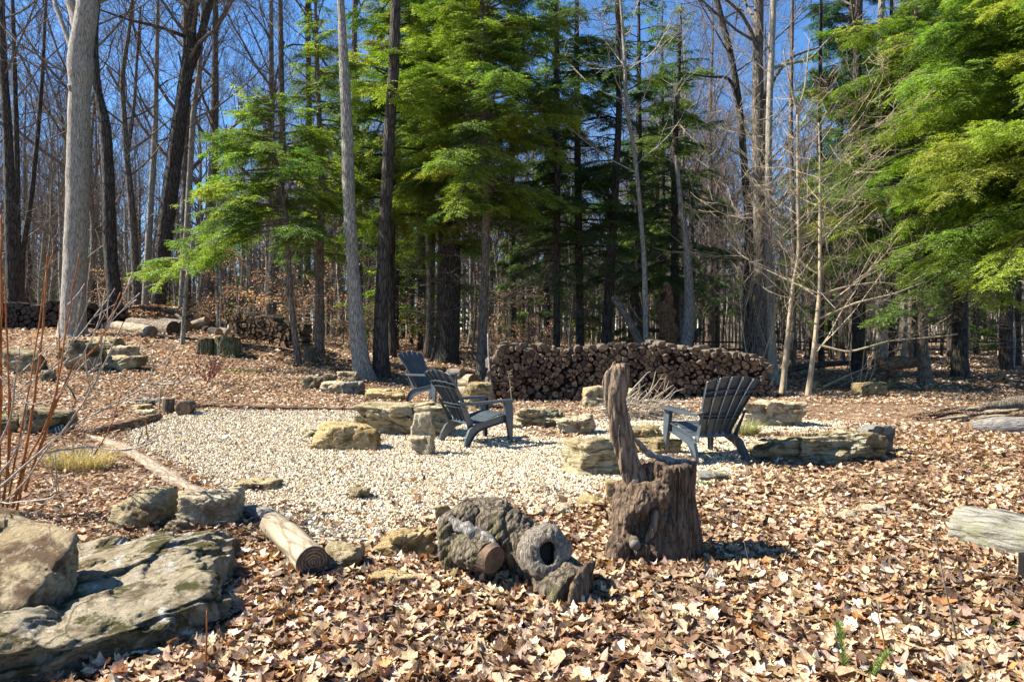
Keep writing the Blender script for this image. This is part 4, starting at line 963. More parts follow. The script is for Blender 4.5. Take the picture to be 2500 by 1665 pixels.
# ================================================================== THE GNARLED LOG WITH THE HOLLOW KNOT
def gnarl():
    d0 = 4.2; c = Vector(((1270-CX)/F*d0, d0, 0)); k = d0/F; root = empty('gnarled_log', c, 'gnarled grey log with a hollow ring knot, lying in the leaves at front centre', 'log')
    def L(px, py, y=0.):
        dd = d0+y; return [(px-CX)*dd/F-c.x, y, CH-(py-HY)*dd/F]
    mb = MB()
    tube(mb, *resample(np.array([L(1140, 1330, .28), L(1165, 1272, .25), L(1215, 1275, .15), L(1285, 1335, .02), L(1350, 1405, -.18), L(1405, 1455, -.36)]), [.11, .155, .175, .16, .15, .145], .04), 28)
    tube(mb, *resample(np.array([L(1105, 1430, .05), L(1090, 1350, .06), L(1100, 1285, .10), L(1160, 1240, .15)]), [.05, .07, .085, .10], .03), 20)
    tube(mb, *resample(np.array([L(1110, 1320, .10), L(1150, 1345, -.03), L(1195, 1362, -.17)]), [.11, .12, .10], .03), 24)
    tube(mb, *resample(np.array([L(1095, 1400, .05), L(1100, 1480, .0)]), [.05, .03], .03), 14)
    tube(mb, *resample(np.array([L(1300, 1450, -.10), L(1360, 1490, -.25), L(1410, 1520, -.36)]), [.10, .11, .12], .03), 20)
    vv, nn, f4, f3 = fuse(mb, 'gn', .0075)
    w_ = np.stack([vv[:, 0]*.5+vv[:, 2]*.4, vv[:, 0]-vv[:, 2], vv[:, 1]], 1)
    disp = .026*fbm(vv*6, 31, 3)-.012*(1-np.abs(vnoise(w_*np.array([4, 17, 17]), 33)))**4-.022*(1-np.abs(vnoise(vv*5.5, 34)))**8+.007*(.5-np.abs(vnoise(w_*np.array([9, 42, 42]), 37)))+.004*fbm(vv*60, 36, 2)
    vv = vv+nn*disp[:, None]; m = MB(); m.add(vv, np.array(f4)); 
    if f3: m.addf(np.array(f3))
    m.build('trunk', M['gnarl'], root, smooth=True)
    # ring knot, hollow in the middle, facing the viewer
    cc = np.array(L(1334, 1348, -.25)); ax = np.array([.12, -.95, .25]); ax /= np.linalg.norm(ax); u = np.cross(ax, [0, 0, 1]); u /= np.linalg.norm(u); w2 = np.cross(u, ax)
    prof = [(.018, -.14), (.028, -.08), (.032, -.02), (.036, .02), (.042, .040), (.068, .055), (.100, .052), (.135, .030), (.155, -.01), (.160, -.06), (.150, -.12), (.13, -.18)]
    pr = np.array(prof); sM = np.linspace(0, len(pr)-1, 46); pr = np.stack([np.interp(sM, np.arange(len(pr)), pr[:, q]) for q in (0, 1)], 1); n = 72; th = np.linspace(0, 2*pi, n, endpoint=False); V = []
    for r_, h_ in pr:
        hole = 1/(1+((r_-.03)/.03)**2) if r_ < .06 else 0
        ex = 1+hole*(.35*np.abs(np.sin(th))-.1+.12*np.sin(3*th+1)); V.append(cc+ax*h_+np.outer(np.cos(th)*r_*ex, u)+np.outer(np.sin(th)*r_*ex*(1+.25*hole), w2))
    V = np.array(V); fl = V.reshape(-1, 3); dirn = fl-cc; dirn /= np.linalg.norm(dirn, axis=1)[:, None]
    outer = np.repeat(sstep(.045, .08, pr[:, 0]), n); tt = np.tile(th, len(pr)); rr_ = np.repeat(pr[:, 0], n)
    cr = np.abs(vnoise(np.stack([np.cos(tt)*5, np.sin(tt)*5, rr_*10], 1), 41)); cr2 = np.abs(vnoise(np.stack([np.cos(tt)*11, np.sin(tt)*11, rr_*30], 1), 42))
    fl = fl+dirn*(outer*(.012*fbm(fl*12, 43, 3)+.014*(cr-.35)+.008*(cr2-.35)))[:, None]
    ii = np.arange(len(pr)-1)[:, None]*n; j = np.arange(n)[None]; j2 = (j+1) % n; m = MB(); m.add(fl, np.stack([ii+j, ii+j2, ii+n+j2, ii+n+j], 2).reshape(-1, 4)); m.addf(np.arange(n)[::-1]); kn = m.build('knot', M['silverg'], root, smooth=True)
    hs_ = pr[:, 0] < .052; ks = np.nonzero(hs_)[0]; R2 = [cc+((V[q]-cc)-ax*((V[q]-cc)@ax)[:, None])*.965+ax*((V[q]-cc)@ax)[:, None] for q in ks]; R2 = np.array(R2); ii2 = np.arange(len(ks)-1)[:, None]*n; m = MB(); m.add(R2.reshape(-1, 3), np.stack([ii2+j, ii2+j2, ii2+n+j2, ii2+n+j], 2).reshape(-1, 4)); i0 = int(np.argmin(np.abs(pr[ks, 1]+.012))); dsk = R2[i0]; m.add(np.concatenate([dsk, [dsk.mean(0)]]), np.array([[q_, (q_+1) % n, n] for q_ in range(n)])); m.build('hollow', M['black'], root, smooth=True)  # black lining and disc across the hole: its inner shade put into colour
    m = MB(); q = [L(1285, 1372, -.29), L(1305, 1398, -.31), L(1335, 1410, -.31), L(1365, 1405, -.29)]; tube(m, *resample(np.array(q), [.012, .022, .024, .012], .01), 14, .3, 20, 7); m.build('torn_bark', M['stumpwood'], root, smooth=True)
    # cut limb end and dark broken end slab
    m = MB(); e = np.array(L(1203, 1364, -.20)); tube(m, [e+[-.02, .02, 0], e+[.012, -.02, -.006]], [.092, .080], 30, .22, 9, 9); m.build('cut_end', M['endold'], root)
    m = MB(); q = [L(1398, 1530, -.44), L(1404, 1480, -.45), L(1418, 1420, -.42), L(1442, 1370, -.36)]; p, r = resample(np.array(q), [.080, .085, .075, .040], .012); n = 26; th = np.linspace(0, 2*pi, n, endpoint=False)
    V = np.array([p[i]+np.outer(np.cos(th)*r[i], [.8, .55, 0])+np.outer(np.sin(th)*r[i]*.35, [-.55, .8, 0]) for i in range(len(p))]).reshape(-1, 3); V += (.012*fbm(V*np.array([25, 25, 5]), 51, 3))[:, None]*np.array([1, -1, 0])
    ii = np.arange(len(p)-1)[:, None]*n; j = np.arange(n)[None]; j2 = (j+1) % n; m.add(V, np.stack([ii+j, ii+j2, ii+n+j2, ii+n+j], 2).reshape(-1, 4)); m.addf(np.arange(n)+(len(p)-1)*n); m.build('broken_end', M['stumpbark'], root, smooth=True)
    m = MB(); pp = [L(1225, 1350, -.3), L(1165, 1345, -.1)]
    m = MB(); q = [L(1098, 1265, .04), L(1130, 1288, .01), L(1175, 1312, -.05), L(1215, 1338, -.14)]; tube(m, *resample(np.array(q), [.02, .045, .045, .02], .01), 24, .55, 16, 13); m.build('silver_ridge', M['silver'], root, smooth=True)
M['silverg'] = m_bark('cracked_grey_knot_bark', (.08, .06, .045), (.52, .46, .37), 3.6, .35, (.34, .29, .22), .02)
gnarl()

# ================================================================== RIGHT FOREGROUND: plank bench, logs, splintered wood
def bench():
    y0 = G(2400, 1385).y; c = Vector((3.25, 5.15, 0)); root = empty('log_bench', c, 'thick log bench with grey bark and a dark metal leg at the right edge', 'bench')
    A = P(2312, 1262, 5.3)-c; B = P(2720, 1365, 4.35)-c
    A = P(2335, 1288, 5.0)-c; p = np.array([A, A+(B-A)*.3, A+(B-A)*.65, B]); p, r = resample(p, [.18, .205, .21, .21], .03); t, a_, b_ = frames(p); side = np.cross(t, [0, 0, 1.]); side /= np.linalg.norm(side, axis=1)[:, None]; upv = np.cross(side, t)
    n = 44; th = np.linspace(0, 2*pi, n, endpoint=False); V = []
    for i in range(len(p)):
        prof = np.where(np.sin(th) > 0, np.sin(th)*.85, np.sin(th)*.95); V.append(p[i]+np.outer(np.cos(th)*r[i]*1.05, side[i])+np.outer(prof*r[i], upv[i]))
    V = np.array(V).reshape(-1, 3); cc = np.repeat(p, n, 0); nn = V-cc; nn /= np.linalg.norm(nn, axis=1)[:, None]; al = np.repeat(np.arange(len(p))*.03, n); tt = np.tile(th, len(p))
    V = V+nn*(.022*(.5-np.abs(vnoise(np.stack([np.cos(tt)*7, np.sin(tt)*7, al*2.2], 1), 61)))+.010*(.5-np.abs(vnoise(np.stack([np.cos(tt)*16, np.sin(tt)*16, al*5], 1), 62)))+.01*fbm(V*12, 63, 3))[:, None]
    ii = np.arange(len(p)-1)[:, None]*n; j = np.arange(n)[None]; j2 = (j+1) % n; m = MB(); m.add(V, np.stack([ii+j, ii+j2, ii+n+j2, ii+n+j], 2).reshape(-1, 4)); m.addf(np.arange(n)[::-1]); m.addf(np.arange(n)+(len(p)-1)*n)
    so = m.build('seat', M['birch'], root, smooth=True); recentre_tree(so, p.mean(0), p[-1]-p[0])
    for (x, y) in ((P(2492, 1440, 4.12).x, 4.12), (4.3, 4.6)):
        m = MB(); box(m, (x+.03-c.x, y-c.y, .06), (.06, .05, .26)); bevel(m.build('leg', M['metal'], root), .006)
        m = MB(); tube(m, [[x+.02-c.x, y-.024-c.y, .03], [x+.02-c.x, y-.036-c.y, .03]], [.010, .008], 10); m.build('bolt', M['metal'], root)
    m = MB(); tube(m, *resample(np.array([A+Vector((.25, .10, -.08)), A+Vector((.30, .08, -.30))]), [.10, .11], .04), 16, .1, 5, 3); m.build('log_support', M['logrot'], root, smooth=True)
bench()
log('log', 'smooth silver grey log lying in the leaves at the right edge', [onG(2368, 1056, .06), onG(2440, 1058, .09), onG(2600, 1062, .10)], [.10, .155, .17], M['silver'], M['logrot'], seed=31, amp=.05, ridge=.02)
def splinters():
    rng = np.random.default_rng(8); g = onG(2395, 1028); root = empty('rotten_log', g, 'rotten splintered brown log breaking apart behind the silver grey log at the right', 'log')
    for i in range(26):
        s = rng.random(); x0 = -1.0+s*2.2; a_ = np.array([x0-rng.uniform(.3, .9), rng.uniform(-.3, .5), .04+rng.random()*.12*s]); b_ = a_+np.array([rng.uniform(.6, 1.5), rng.uniform(-.1, .3), rng.uniform(-.02, .16)])
        m = MB(); mid = (a_+b_)/2+rng.normal(0, .04, 3); r = rng.uniform(.025, .085); tube(m, *resample(np.array([a_, mid, b_]), [r*.3, r, r*.7], .05), 10, .35, 6, i, squash=.45); m.build('splinter', M['logrot'] if rng.random() < .7 else M['logpale'], root, smooth=True)
    m = MB(); tube(m, *resample(np.array([[.1, .2, .2], [.9, .3, .26], [1.9, .4, .25]]), [.05, .13, .14], .05), 18, .2, 5, 3); m.build('bark', M['gnarl'], root, smooth=True)
splinters()
# ---- small things: striped pipe end, leaning stick, brush pile
def pipe_end():
    g = onG(132, 1062); root = empty('drain_pipe', g, 'small grey and black ribbed pipe end beside the olive boulder in the left bed', 'pipe', rz=radians(35)); m = MB(); k = 40
    for i in range(7): 
        m = MB(); z0 = .01; tube(m, [[i*.018, 0, .055+i*.004], [i*.018+.011, 0, .055+i*.004+.003]], [.05+.003*i, .05+.003*i], 24); m.build('rib', M['white'] if i % 2 else M['darkpl'], root, smooth=False)
    m = MB(); tube(m, [[-.12, 0, .03], [.13, 0, .085]], [.042, .046], 24); m.build('pipe', M['darkpl'], root, smooth=True)
pipe_end()
m = MB(); s0 = Gd(1203, 14.2); s1 = P(1191, 815, 14.6); tube(m, *resample(np.array([s0, (s0+s1)/2+Vector((-.02, 0, 0)), s1]), [.024, .024, .018], .1), 10, .1, 5, 2); o = m.build('wooden_pole', M['silver'], smooth=True); recentre(o, s0); tag(o, 'thin grey pole leaning at the left end of the firewood stack', 'pole')
def brush():
    rng = np.random.default_rng(4); g = onG(1560, 1030); g.y += .35; root = empty('brush_pile', g, 'pile of pale dead twigs and sticks between the stump slab and the right chair', 'brush pile'); 
    for i in range(95):
        L_ = rng.uniform(.4, 1.15); a_ = np.array([rng.uniform(-.75, .30), rng.uniform(-.35, .35), rng.uniform(.02, .42)*rng.uniform(.3, 1)]); ang = rng.normal(-.15, .45); dv = np.array([cos(ang), rng.normal(0, .35), rng.normal(-.05, .16)])*L_
        if rng.random() < .22: dv = np.array([rng.uniform(.1, .8), rng.uniform(-.2, .2), rng.uniform(.4, .8)])*L_*.7; a_[0] = rng.uniform(-.3, .5)
        b_ = a_+dv; b_[2] = max(b_[2], .02); mid = (a_+b_)/2+rng.normal(0, .04, 3); r = rng.uniform(.004, .016); m = MB(); p, rr = resample(np.array([a_, mid, b_]), [r, r*.9, r*.35], .08); tube(m, p, rr, 5)
        for q in range(rng.integers(0, 4)):
            s = p[rng.integers(len(p)//3, len(p))]; e = s+(dv/L_*.5+rng.normal(0, .45, 3))*rng.uniform(.12, .3); e[2] = max(e[2], .02); tube(m, [s, (s+e)/2, e], [r*.4, r*.35, r*.2], 4)
        m.build('stick', M['twig_pale'] if rng.random() < .6 else M['cane_grey'], root, smooth=True)
brush()
# ================================================================== TREES
def grow(rng, segs, p, d, L, r, lev, maxlev, kids=5, up=.12, wig=.22, spread=.8):
    """recursive bare branch; segs collects (p0,p1,r0,r1)"""
    n = 5 if lev <= 1 else (4 if lev == 2 else 3); q = np.array(p, float); dv = np.array(d, float); st = L/n; rr = r
    nodes = [(q.copy(), dv.copy(), rr)]
    for i in range(n):
        dv = dv+rng.normal(0, wig, 3)*.5+np.array([0, 0, up]); dv /= np.linalg.norm(dv); q2 = q+dv*st; r2 = max(rr*(.80 if lev else .86), .0042)
        segs.append((q.copy(), q2.copy(), rr, r2)); q = q2; rr = r2; nodes.append((q.copy(), dv.copy(), rr))
    if lev < maxlev:
        nk = kids if lev < 2 else max(2, kids-1)
        for k in range(nk):
            t = rng.uniform(.25, 1)*n; i = min(int(t), n-1); a, b = nodes[i], nodes[i+1]; f = t-i
            pp = a[0]+(b[0]-a[0])*f; nd = a[1]+rng.normal(0, spread, 3)*.75; nd /= np.linalg.norm(nd)
            if nd[2] < -.3: nd[2] *= .2
            grow(rng, segs, pp, nd, L*rng.uniform(.42, .68), max(.005, a[2]*.55), lev+1, maxlev, kids, up, wig, spread)
def segs_mesh(mb, segs, k=3, kbig=5):
    p0 = np.array([s[0] for s in segs]); p1 = np.array([s[1] for s in segs]); r0 = np.array([s[2] for s in segs]); r1 = np.array([s[3] for s in segs])
    big = r0 > .03
    prisms(mb, p0[big], p1[big], r0[big], r1[big], kbig); prisms(mb, p0[~big], p1[~big], r0[~big], r1[~big], k)

def needles(mb, rng, P0, D, Ln, W, cols):
    """fronds: flat rows of leaflets on both sides of many short branchlets. P0 start, D unit dir, Ln length, W leaflet length"""
    step = W*.5; n = np.maximum(2, (Ln/step).astype(int)); idx = np.repeat(np.arange(len(P0)), n*2)
    off = np.concatenate([np.arange(q*2) for q in n]); side = np.where(off % 2 == 0, 1., -1.); t = (off//2+.5)/np.repeat(n, n*2)
    w = W[idx] if hasattr(W, '__len__') else W
    p = P0[idx]+D[idx]*(Ln[idx]*t)[:, None]; p[:, 2] -= (Ln[idx]*t)**2*.35
    upv = np.array([0, 0, 1.]); S = np.cross(D[idx], upv); S /= np.linalg.norm(S, axis=1)[:, None]+1e-6
    L = (D[idx]*.75+S*side[:, None]*.85+rng.normal(0, .22, (len(idx), 3))); L[:, 2] -= .26; L /= np.linalg.norm(L, axis=1)[:, None]
    N = np.cross(L, upv+rng.normal(0, .75, (len(idx), 3))); N /= np.linalg.norm(N, axis=1)[:, None]+1e-6
    ll = (w*(1.05-.55*t)*rng.uniform(.8, 1.25, len(idx)))[:, None]; wd = ll*.135
    a = p; b = p+L*ll*.45+N*wd; c = p+L*ll; d = p+L*ll*.45-N*wd
    V = np.stack([a, b, c, d], 1).reshape(-1, 3); F_ = np.arange(len(idx))[:, None]*4+np.arange(4)
    cc = cols[idx]*(1+rng.normal(0, .12, (len(idx), 1))); cc = cc*(1+.35*(t-.5))[:, None]
    mb.add(V, F_, np.repeat(np.clip(cc, 0, 1), 4, 0))
GREEN = [(.18, .25, .035), (.13, .20, .035), (.085, .14, .03), (.235, .28, .045)]
def hemlock_crown(rng, z0, z1, Rf, nb, W=.085, dens=1., cols=GREEN, wts=(30, 30, 25, 15), axis=None, azf=None, sag=.32, dead=.0, rise=.12):
    """needles and the boughs that carry them. Rf(u): bough length at relative height u"""
    fm, wm = MB(), MB(); P0 = []; D = []; LN = []; C = []; ax = axis or (lambda z: np.array([0, 0, z]))
    for i in range(nb):
        u = (i+rng.random())/nb; z = z0+(z1-z0)*u**.9; az = rng.uniform(0, 2*pi) if azf is None else azf(rng); L = Rf(u)*(rng.uniform(.45, 1.15) if rng.random() < .8 else rng.uniform(.25, .6))
        if L < .15: L = .15
        h = np.array([cos(az), sin(az), 0]); rs = rise+.35*u+rng.normal(0, .16); sg = sag*rng.uniform(.5, 1.6); base = ax(z); n = max(6, int(L/.18)); t = np.linspace(0, 1, n)
        lat = np.array([-sin(az), cos(az), 0])*rng.normal(0, .10)*L
        pts_ = base+np.outer(t*L, h)+np.outer((rs*t-sg*t*t)*L, [0, 0, 1])+np.outer(t*t, lat); pts_ += rng.normal(0, .015*L, (n, 3))*t[:, None]
        rr = (.012+.008*L)*(1-t)+.003; prisms(wm, pts_[:-1], pts_[1:], rr[:-1], rr[1:], 4)
        m = max(4, int(L/(.13)*dens)); ts = np.sort(rng.uniform(.12 if L < 1.2 else .25, 1, m)); col = palette(rng, 1, cols, wts, .15)[0]
        if rng.random() < dead: continue
        for s in ts:
            k = min(int(s*(n-1)), n-2); f = s*(n-1)-k; q = pts_[k]*(1-f)+pts_[k+1]*f; tg = pts_[k+1]-pts_[k]; tg /= np.linalg.norm(tg)
            sd = np.cross(tg, [0, 0, 1]); sd /= np.linalg.norm(sd)+1e-6
            for e in (-1, 1):
                l2 = L*.30*(1-s)**.6+.16; l2 = min(l2, .75)*rng.uniform(.7, 1.2); dv = tg*.75+sd*e*rng.uniform(.6, 1.0)+rng.normal(0, .10, 3); dv[2] -= rng.uniform(-.05, .45); dv /= np.linalg.norm(dv)
                P0.append(q); D.append(dv); LN.append(l2); C.append(col)
                if l2 > .34:
                    for g in (.3, .55, .78):
                        for e2 in (-1, 1):
                            d3 = dv+np.cross(dv, [0, 0, 1])*e2*.9+rng.normal(0, .12, 3); d3[2] -= rng.uniform(-.1, .5); d3 /= np.linalg.norm(d3); P0.append(q+dv*l2*g-np.array([0, 0, (l2*g)**2*.35])); D.append(d3); LN.append(l2*.5*(1.15-g)+.08); C.append(col)
        P0.append(pts_[-2]); D.append((pts_[-1]-pts_[-2])/np.linalg.norm(pts_[-1]-pts_[-2])); LN.append(.25); C.append(col)
    needles(fm, rng, np.array(P0), np.array(D), np.array(LN), W, np.array(C))
    return fm, wm
def pxtrunk(pts_, d, zbase, lean=0.):
    """trunk centre line from picture points (px, py, width) at distance d"""
    out = []; r = []
    for i, q in enumerate(pts_):
        w = P(q[0], q[1], d); out.append([w.x, w.y+lean*max(0, w.z-zbase), w.z]); r.append(q[2]/2/F*d)
    return np.array(out), np.array(r)
def flare(p, r, amt=.45, h=.35):
    z = p[:, 2]-p[0, 2]; return r*(1+amt*np.exp(-z/h))
def tree_root(name, label, px, d, cat='tree', group=None):
    g = Gd(px, d); return empty(name, g, label, cat, group), g
def trunk_obj(root, g, p, r, mat, n=22, ridge=.09, amp=.05, seed=1, step=.10, nf=.45, rn=9, name='trunk', cap=True):
    p = np.array(p, float); q, rr = resample(p, r, step); rr = flare(q, rr, nf) if nf else rr
    m = MB(); tube(m, q-np.array(g), rr, n, amp, 2.2, seed, cap, ridge=ridge, ridge_n=rn); return m.build(name, mat, root, smooth=True), q, rr
def bare_tree(label, px, d, pts_, mat, seed, limbs=9, z_from=.35, Lmul=1., twig='twig', top=None, name='bare_tree', maxlev=3, extra=(), n=20, ridge=.09, group=None, kids=5, tall=1.55, rmin=.02, spread=.8, stub=True):
    """a real tree: trunk traced upward then carried on above the frame, with limbs"""
    rng = np.random.default_rng(seed); root, g = tree_root(name, label, px, d, 'tree', group); gz = g.z
    p, r = pxtrunk(pts_, d, gz); 
    if p[0][2] > gz-.1: p = np.concatenate([[[p[0][0]-(p[1][0]-p[0][0])*.1, p[0][1], gz-.15]], p]); r = np.concatenate([[r[0]*1.05], r])
    else: p[0][2] = gz-.15
    if pts_[-1][1] <= 5:                                            # continue above the picture
        dz = (p[-1][2]-gz)*(tall-1); dv = (p[-1]-p[-2])/max(.1, np.linalg.norm(p[-1]-p[-2])); p = np.concatenate([p, [p[-1]+dv*dz*.5+rng.normal(0, .15, 3), p[-1]+dv*dz+rng.normal(0, .3, 3)]]); r = np.concatenate([r, [r[-1]*.65, r[-1]*.25]])
    o, q, rr = trunk_obj(root, g, p, r, mat, n=n, ridge=ridge, seed=seed); g_ = np.array(g)
    for (ep, er) in extra:
        e, e_r = pxtrunk([(a, b, c) for a, b, c in ep], d, gz); e[:, 1] += np.linspace(0, er, len(e)); m = MB(); e2, r2 = resample(e, e_r, .12); tube(m, e2-g_, r2, 14, .08, 3, seed, True, ridge=ridge); m.build('limb', mat, root, smooth=True)
    segs = []; m_ = len(q)
    limbs = int(limbs*1.7)
    for i in range(limbs):
        t = z_from+(1-z_from)*(i+rng.random())/limbs; k = min(int(t*(m_-1)), m_-2); az = rng.uniform(0, 2*pi); base_r = max(.012, rr[k]*rng.uniform(.25, .45)); L = (2.0+2.6*(1-t))*Lmul*rng.uniform(.7, 1.3)
        grow(rng, segs, q[k]-g_, [cos(az), sin(az), rng.uniform(.3, .9)], L, base_r, 0, maxlev, kids, .13, .25, spread)
    if segs:
        m = MB(); segs_mesh(m, segs); m.build('crown', M[twig], root)
    return root
B = bare_tree
B('big smooth pale grey trunk standing behind the red canes, the thickest at the left', 178, 19.5, [(178, 840, 62), (176, 813, 54), (188, 542, 51), (192, 325, 49), (196, 217, 46), (196, 170, 56), (196, 120, 52), (209, 54, 49), (215, 0, 46)], M['bark_grey'], 101, 8, .6, 1.3, ridge=.05, n=32,
  extra=[([(196, 95, 20), (184, 60, 26), (172, 30, 22), (160, 0, 22), (140, -60, 18)], .3), ([(190, 150, 12), (168, 119, 11), (140, 60, 11), (111, 0, 11), (95, -40, 8)], .6), ([(205, 215, 14), (178, 222, 22)], -.2)])
B('dark crooked trunk just right of the big smooth grey trunk', 290, 23, [(290, 812, 37), (285, 780, 32), (268, 596, 29), (265, 434, 26), (257, 298, 25), (238, 228, 18), (230, 108, 15), (238, 0, 11)], M['bark_dark'], 102, 10, .45, 1.2, twig='twig')
B('straight dark trunk nearest the left edge', 33, 24, [(34, 800, 33), (33, 775, 31), (27, 542, 26), (19, 325, 20), (8, 163, 17), (3, 0, 13)], M['bark_dark'], 103, 9, .4, 1.2)
B('slim dark trunk close beside the one nearest the left edge', 44, 26, [(46, 795, 15), (44, 600, 13), (41, 380, 12), (33, 80, 9), (30, 0, 8)], M['bark_dark'], 104, 8, .4, 1.1, 'twig_red')
B('slim curved dark trunk between the left edge trunks and the big grey trunk', 60, 27, [(52, 790, 14), (54, 612, 12), (76, 488, 11), (90, 352, 10), (104, 180, 8), (112, 0, 6)], M['bark_dark'], 105, 10, .3, 1.1, 'twig_red')
B('forked slim brown trunk left of the leaning big trunk', 336, 26, [(337, 800, 20), (336, 786, 18), (325, 542, 17), (309, 380, 14), (297, 190, 11), (318, 60, 8), (322, 0, 7)], M['bark_mid'], 106, 11, .3, 1.1, extra=[([(309, 400, 9), (322, 250, 8), (325, 100, 6), (326, 0, 5)], .5)])
B('straight pale grey trunk next to the forked slim one', 352, 27, [(354, 800, 18), (352, 781, 16), (369, 488, 14), (379, 325, 13), (382, 163, 10), (386, 0, 8)], M['bark_grey'], 107, 10, .35, 1.1)
B('big dark trunk leaning right and splitting in two near the top', 382, 26, [(382, 795, 36), (385, 760, 34), (396, 623, 37), (417, 461, 36), (434, 325, 33), (450, 217, 30), (461, 135, 27), (474, 0, 19)], M['bark_dark'], 108, 9, .5, 1.3, n=26,
  extra=[([(455, 200, 18), (480, 120, 18), (492, 60, 17), (507, 0, 15), (520, -80, 12)], .3), ([(452, 90, 10), (400, 72, 8), (330, 60, 6), (250, 35, 4)], -.5)])
B('pale slender trunk behind the small hemlock, right of the leaning trunk', 452, 29, [(440, 800, 14), (445, 700, 14), (458, 542, 14), (465, 400, 13), (472, 271, 12), (488, 163, 10), (496, 0, 8)], M['bark_grey'], 109, 10, .35, 1.1)
B('mid grey trunk with a pale sunlit foot behind the short sunlit firewood stack', 660, 25, [(658, 830, 28), (659, 808, 24), (667, 678, 26), (672, 560, 24), (688, 407, 22), (687, 217, 14), (684, 0, 11)], M['bark_mid'], 110, 10, .45, 1.1)
B('tall pale furrowed trunk rising through the middle left of the picture', 892, 16.6, [(890, 960, 50), (888, 930, 44), (872, 813, 37), (862, 650, 28), (851, 488, 29), (848, 325, 27), (840, 163, 23), (832, 0, 16)], M['bark_pale'], 111, 4, .75, 1., n=36, ridge=.12)
B('tall dark trunk close to the right of the pale furrowed one', 932, 16.9, [(932, 960, 46), (932, 930, 40), (929, 813, 35), (937, 596, 29), (946, 434, 28), (951, 298, 26), (959, 217, 26), (967, 0, 24)], M['bark_dark'], 112, 4, .75, 1., n=32, ridge=.08)
B('slim trunk rising behind the hemlocks at the upper left', 752, 30, [(748, 800, 16), (752, 500, 15), (754, 217, 14), (750, 0, 11)], M['bark_dark'], 113, 9, .4, 1.1)
B('slim grey trunk close beside the thick furrowed trunk', 1051, 24, [(1046, 860, 24), (1051, 813, 20), (1052, 650, 19), (1060, 400, 16), (1070, 0, 12)], M['bark_mid'], 114, 5, .5, .8)
B('curving light grey slender trunk right of centre', 1577, 19, [(1578, 870, 15), (1577, 846, 13), (1574, 650, 12), (1561, 488, 11), (1550, 380, 10), (1528, 244, 9), (1525, 135, 8), (1517, 27, 6), (1514, 0, 5)], M['bark_pale'], 115, 14, .35, .9, 'cane_grey', kids=4)
B('tallest brown trunk of the cluster at the right, with a torn orange patch', 1860, 20, [(1858, 890, 34), (1859, 705, 30), (1853, 488, 27), (1850, 325, 26), (1850, 163, 24), (1853, 0, 22)], M['bark_mid'], 116, 7, .55, 1.2, 'twig', n=26,
  extra=[([(1853, 140, 9), (1830, 80, 9), (1800, 40, 7), (1750, 5, 6)], -.4), ([(1860, 260, 9), (1880, 200, 8), (1920, 150, 6), (2000, 130, 4), (2080, 60, 3)], -.8)])
B('grey trunk on the right of the trunk cluster', 1885, 18.5, [(1890, 925, 26), (1884, 860, 20), (1880, 700, 17), (1875, 488, 15), (1878, 271, 15), (1888, 0, 15)], M['bark_grey'], 117, 7, .5, 1.1,
  extra=[([(1880, 170, 9), (1930, 150, 8), (1990, 135, 6), (2060, 60, 4)], .5)])
B('dark trunk on the left of the trunk cluster, curving left at the top', 1828, 21, [(1828, 880, 27), (1826, 813, 25), (1829, 542, 20), (1813, 352, 16), (1804, 244, 15), (1785, 135, 14), (1756, 27, 14), (1750, 0, 13)], M['bark_dark'], 118, 9, .5, 1.1,
  extra=[([(1808, 290, 8), (1780, 192, 8), (1720, 196, 5), (1660, 190, 3)], -.4)])
B('slender pale forked sapling in front of the hemlocks at the right', 1915, 15.6, [(1909, 985, 14), (1921, 846, 12), (1935, 700, 10), (1951, 623, 9), (1948, 488, 7), (1947, 276, 6)], M['twig_pale'], 119, 12, .25, .62, 'twig_pale', n=10, ridge=0, kids=3, spread=1.1,
  extra=[([(1947, 280, 6), (1925, 190, 4), (1913, 125, 3)], 0), ([(1947, 280, 6), (1968, 210, 4), (1981, 92, 3)], .1), ([(1951, 623, 6), (1972, 560, 4), (1968, 420, 3), (1975, 380, 2)], -.1)])
B('crooked sapling with long arching side branches right of the forked sapling', 1975, 15.0, [(1970, 982, 13), (1989, 840, 11), (2002, 705, 10), (2002, 542, 8), (2002, 380, 5), (1998, 300, 3)], M['twig_pale'], 120, 16, .15, .7, 'twig_pale', n=10, ridge=0, kids=3, spread=1.,
  extra=[([(2000, 720, 6), (2060, 700, 4), (2130, 690, 3), (2200, 700, 2)], -.3), ([(1995, 780, 6), (2080, 740, 5), (2160, 720, 3), (2230, 690, 2)], -.5), ([(1990, 840, 6), (2060, 860, 5), (2150, 830, 4), (2240, 822, 3), (2280, 815, 2)], -.8), ([(2003, 600, 5), (2060, 540, 4), (2110, 500, 3)], .3)])
# leafless bushy saplings in front of the trunk cluster
for (px, d, top, sd, lb) in ((1800, 17.5, 560, 131, 'leafless twiggy bush in front of the left of the trunk cluster'), (1845, 16.5, 470, 132, 'leafless many stemmed bush in front of the tallest clustered trunk'), (2100, 17, 620, 133, 'leafless twiggy sapling in front of the right hemlocks')):
    root, g = tree_root('bare_sapling', lb, px, d, 'sapling'); rng = np.random.default_rng(sd); segs = []; H = (1.55+(800-top)/F*d)-g.z
    for k in range(5):
        a = rng.uniform(0, 2*pi); grow(rng, segs, [rng.normal(0, .12), rng.normal(0, .12), -.05], [cos(a)*.35, sin(a)*.35, 1], H*rng.uniform(.6, 1.), .016, 0, 3, 4, .10, .22, .8)
    m = MB(); segs_mesh(m, segs); m.build('branches', M['twig_pale'] if sd != 131 else M['twig'], root)

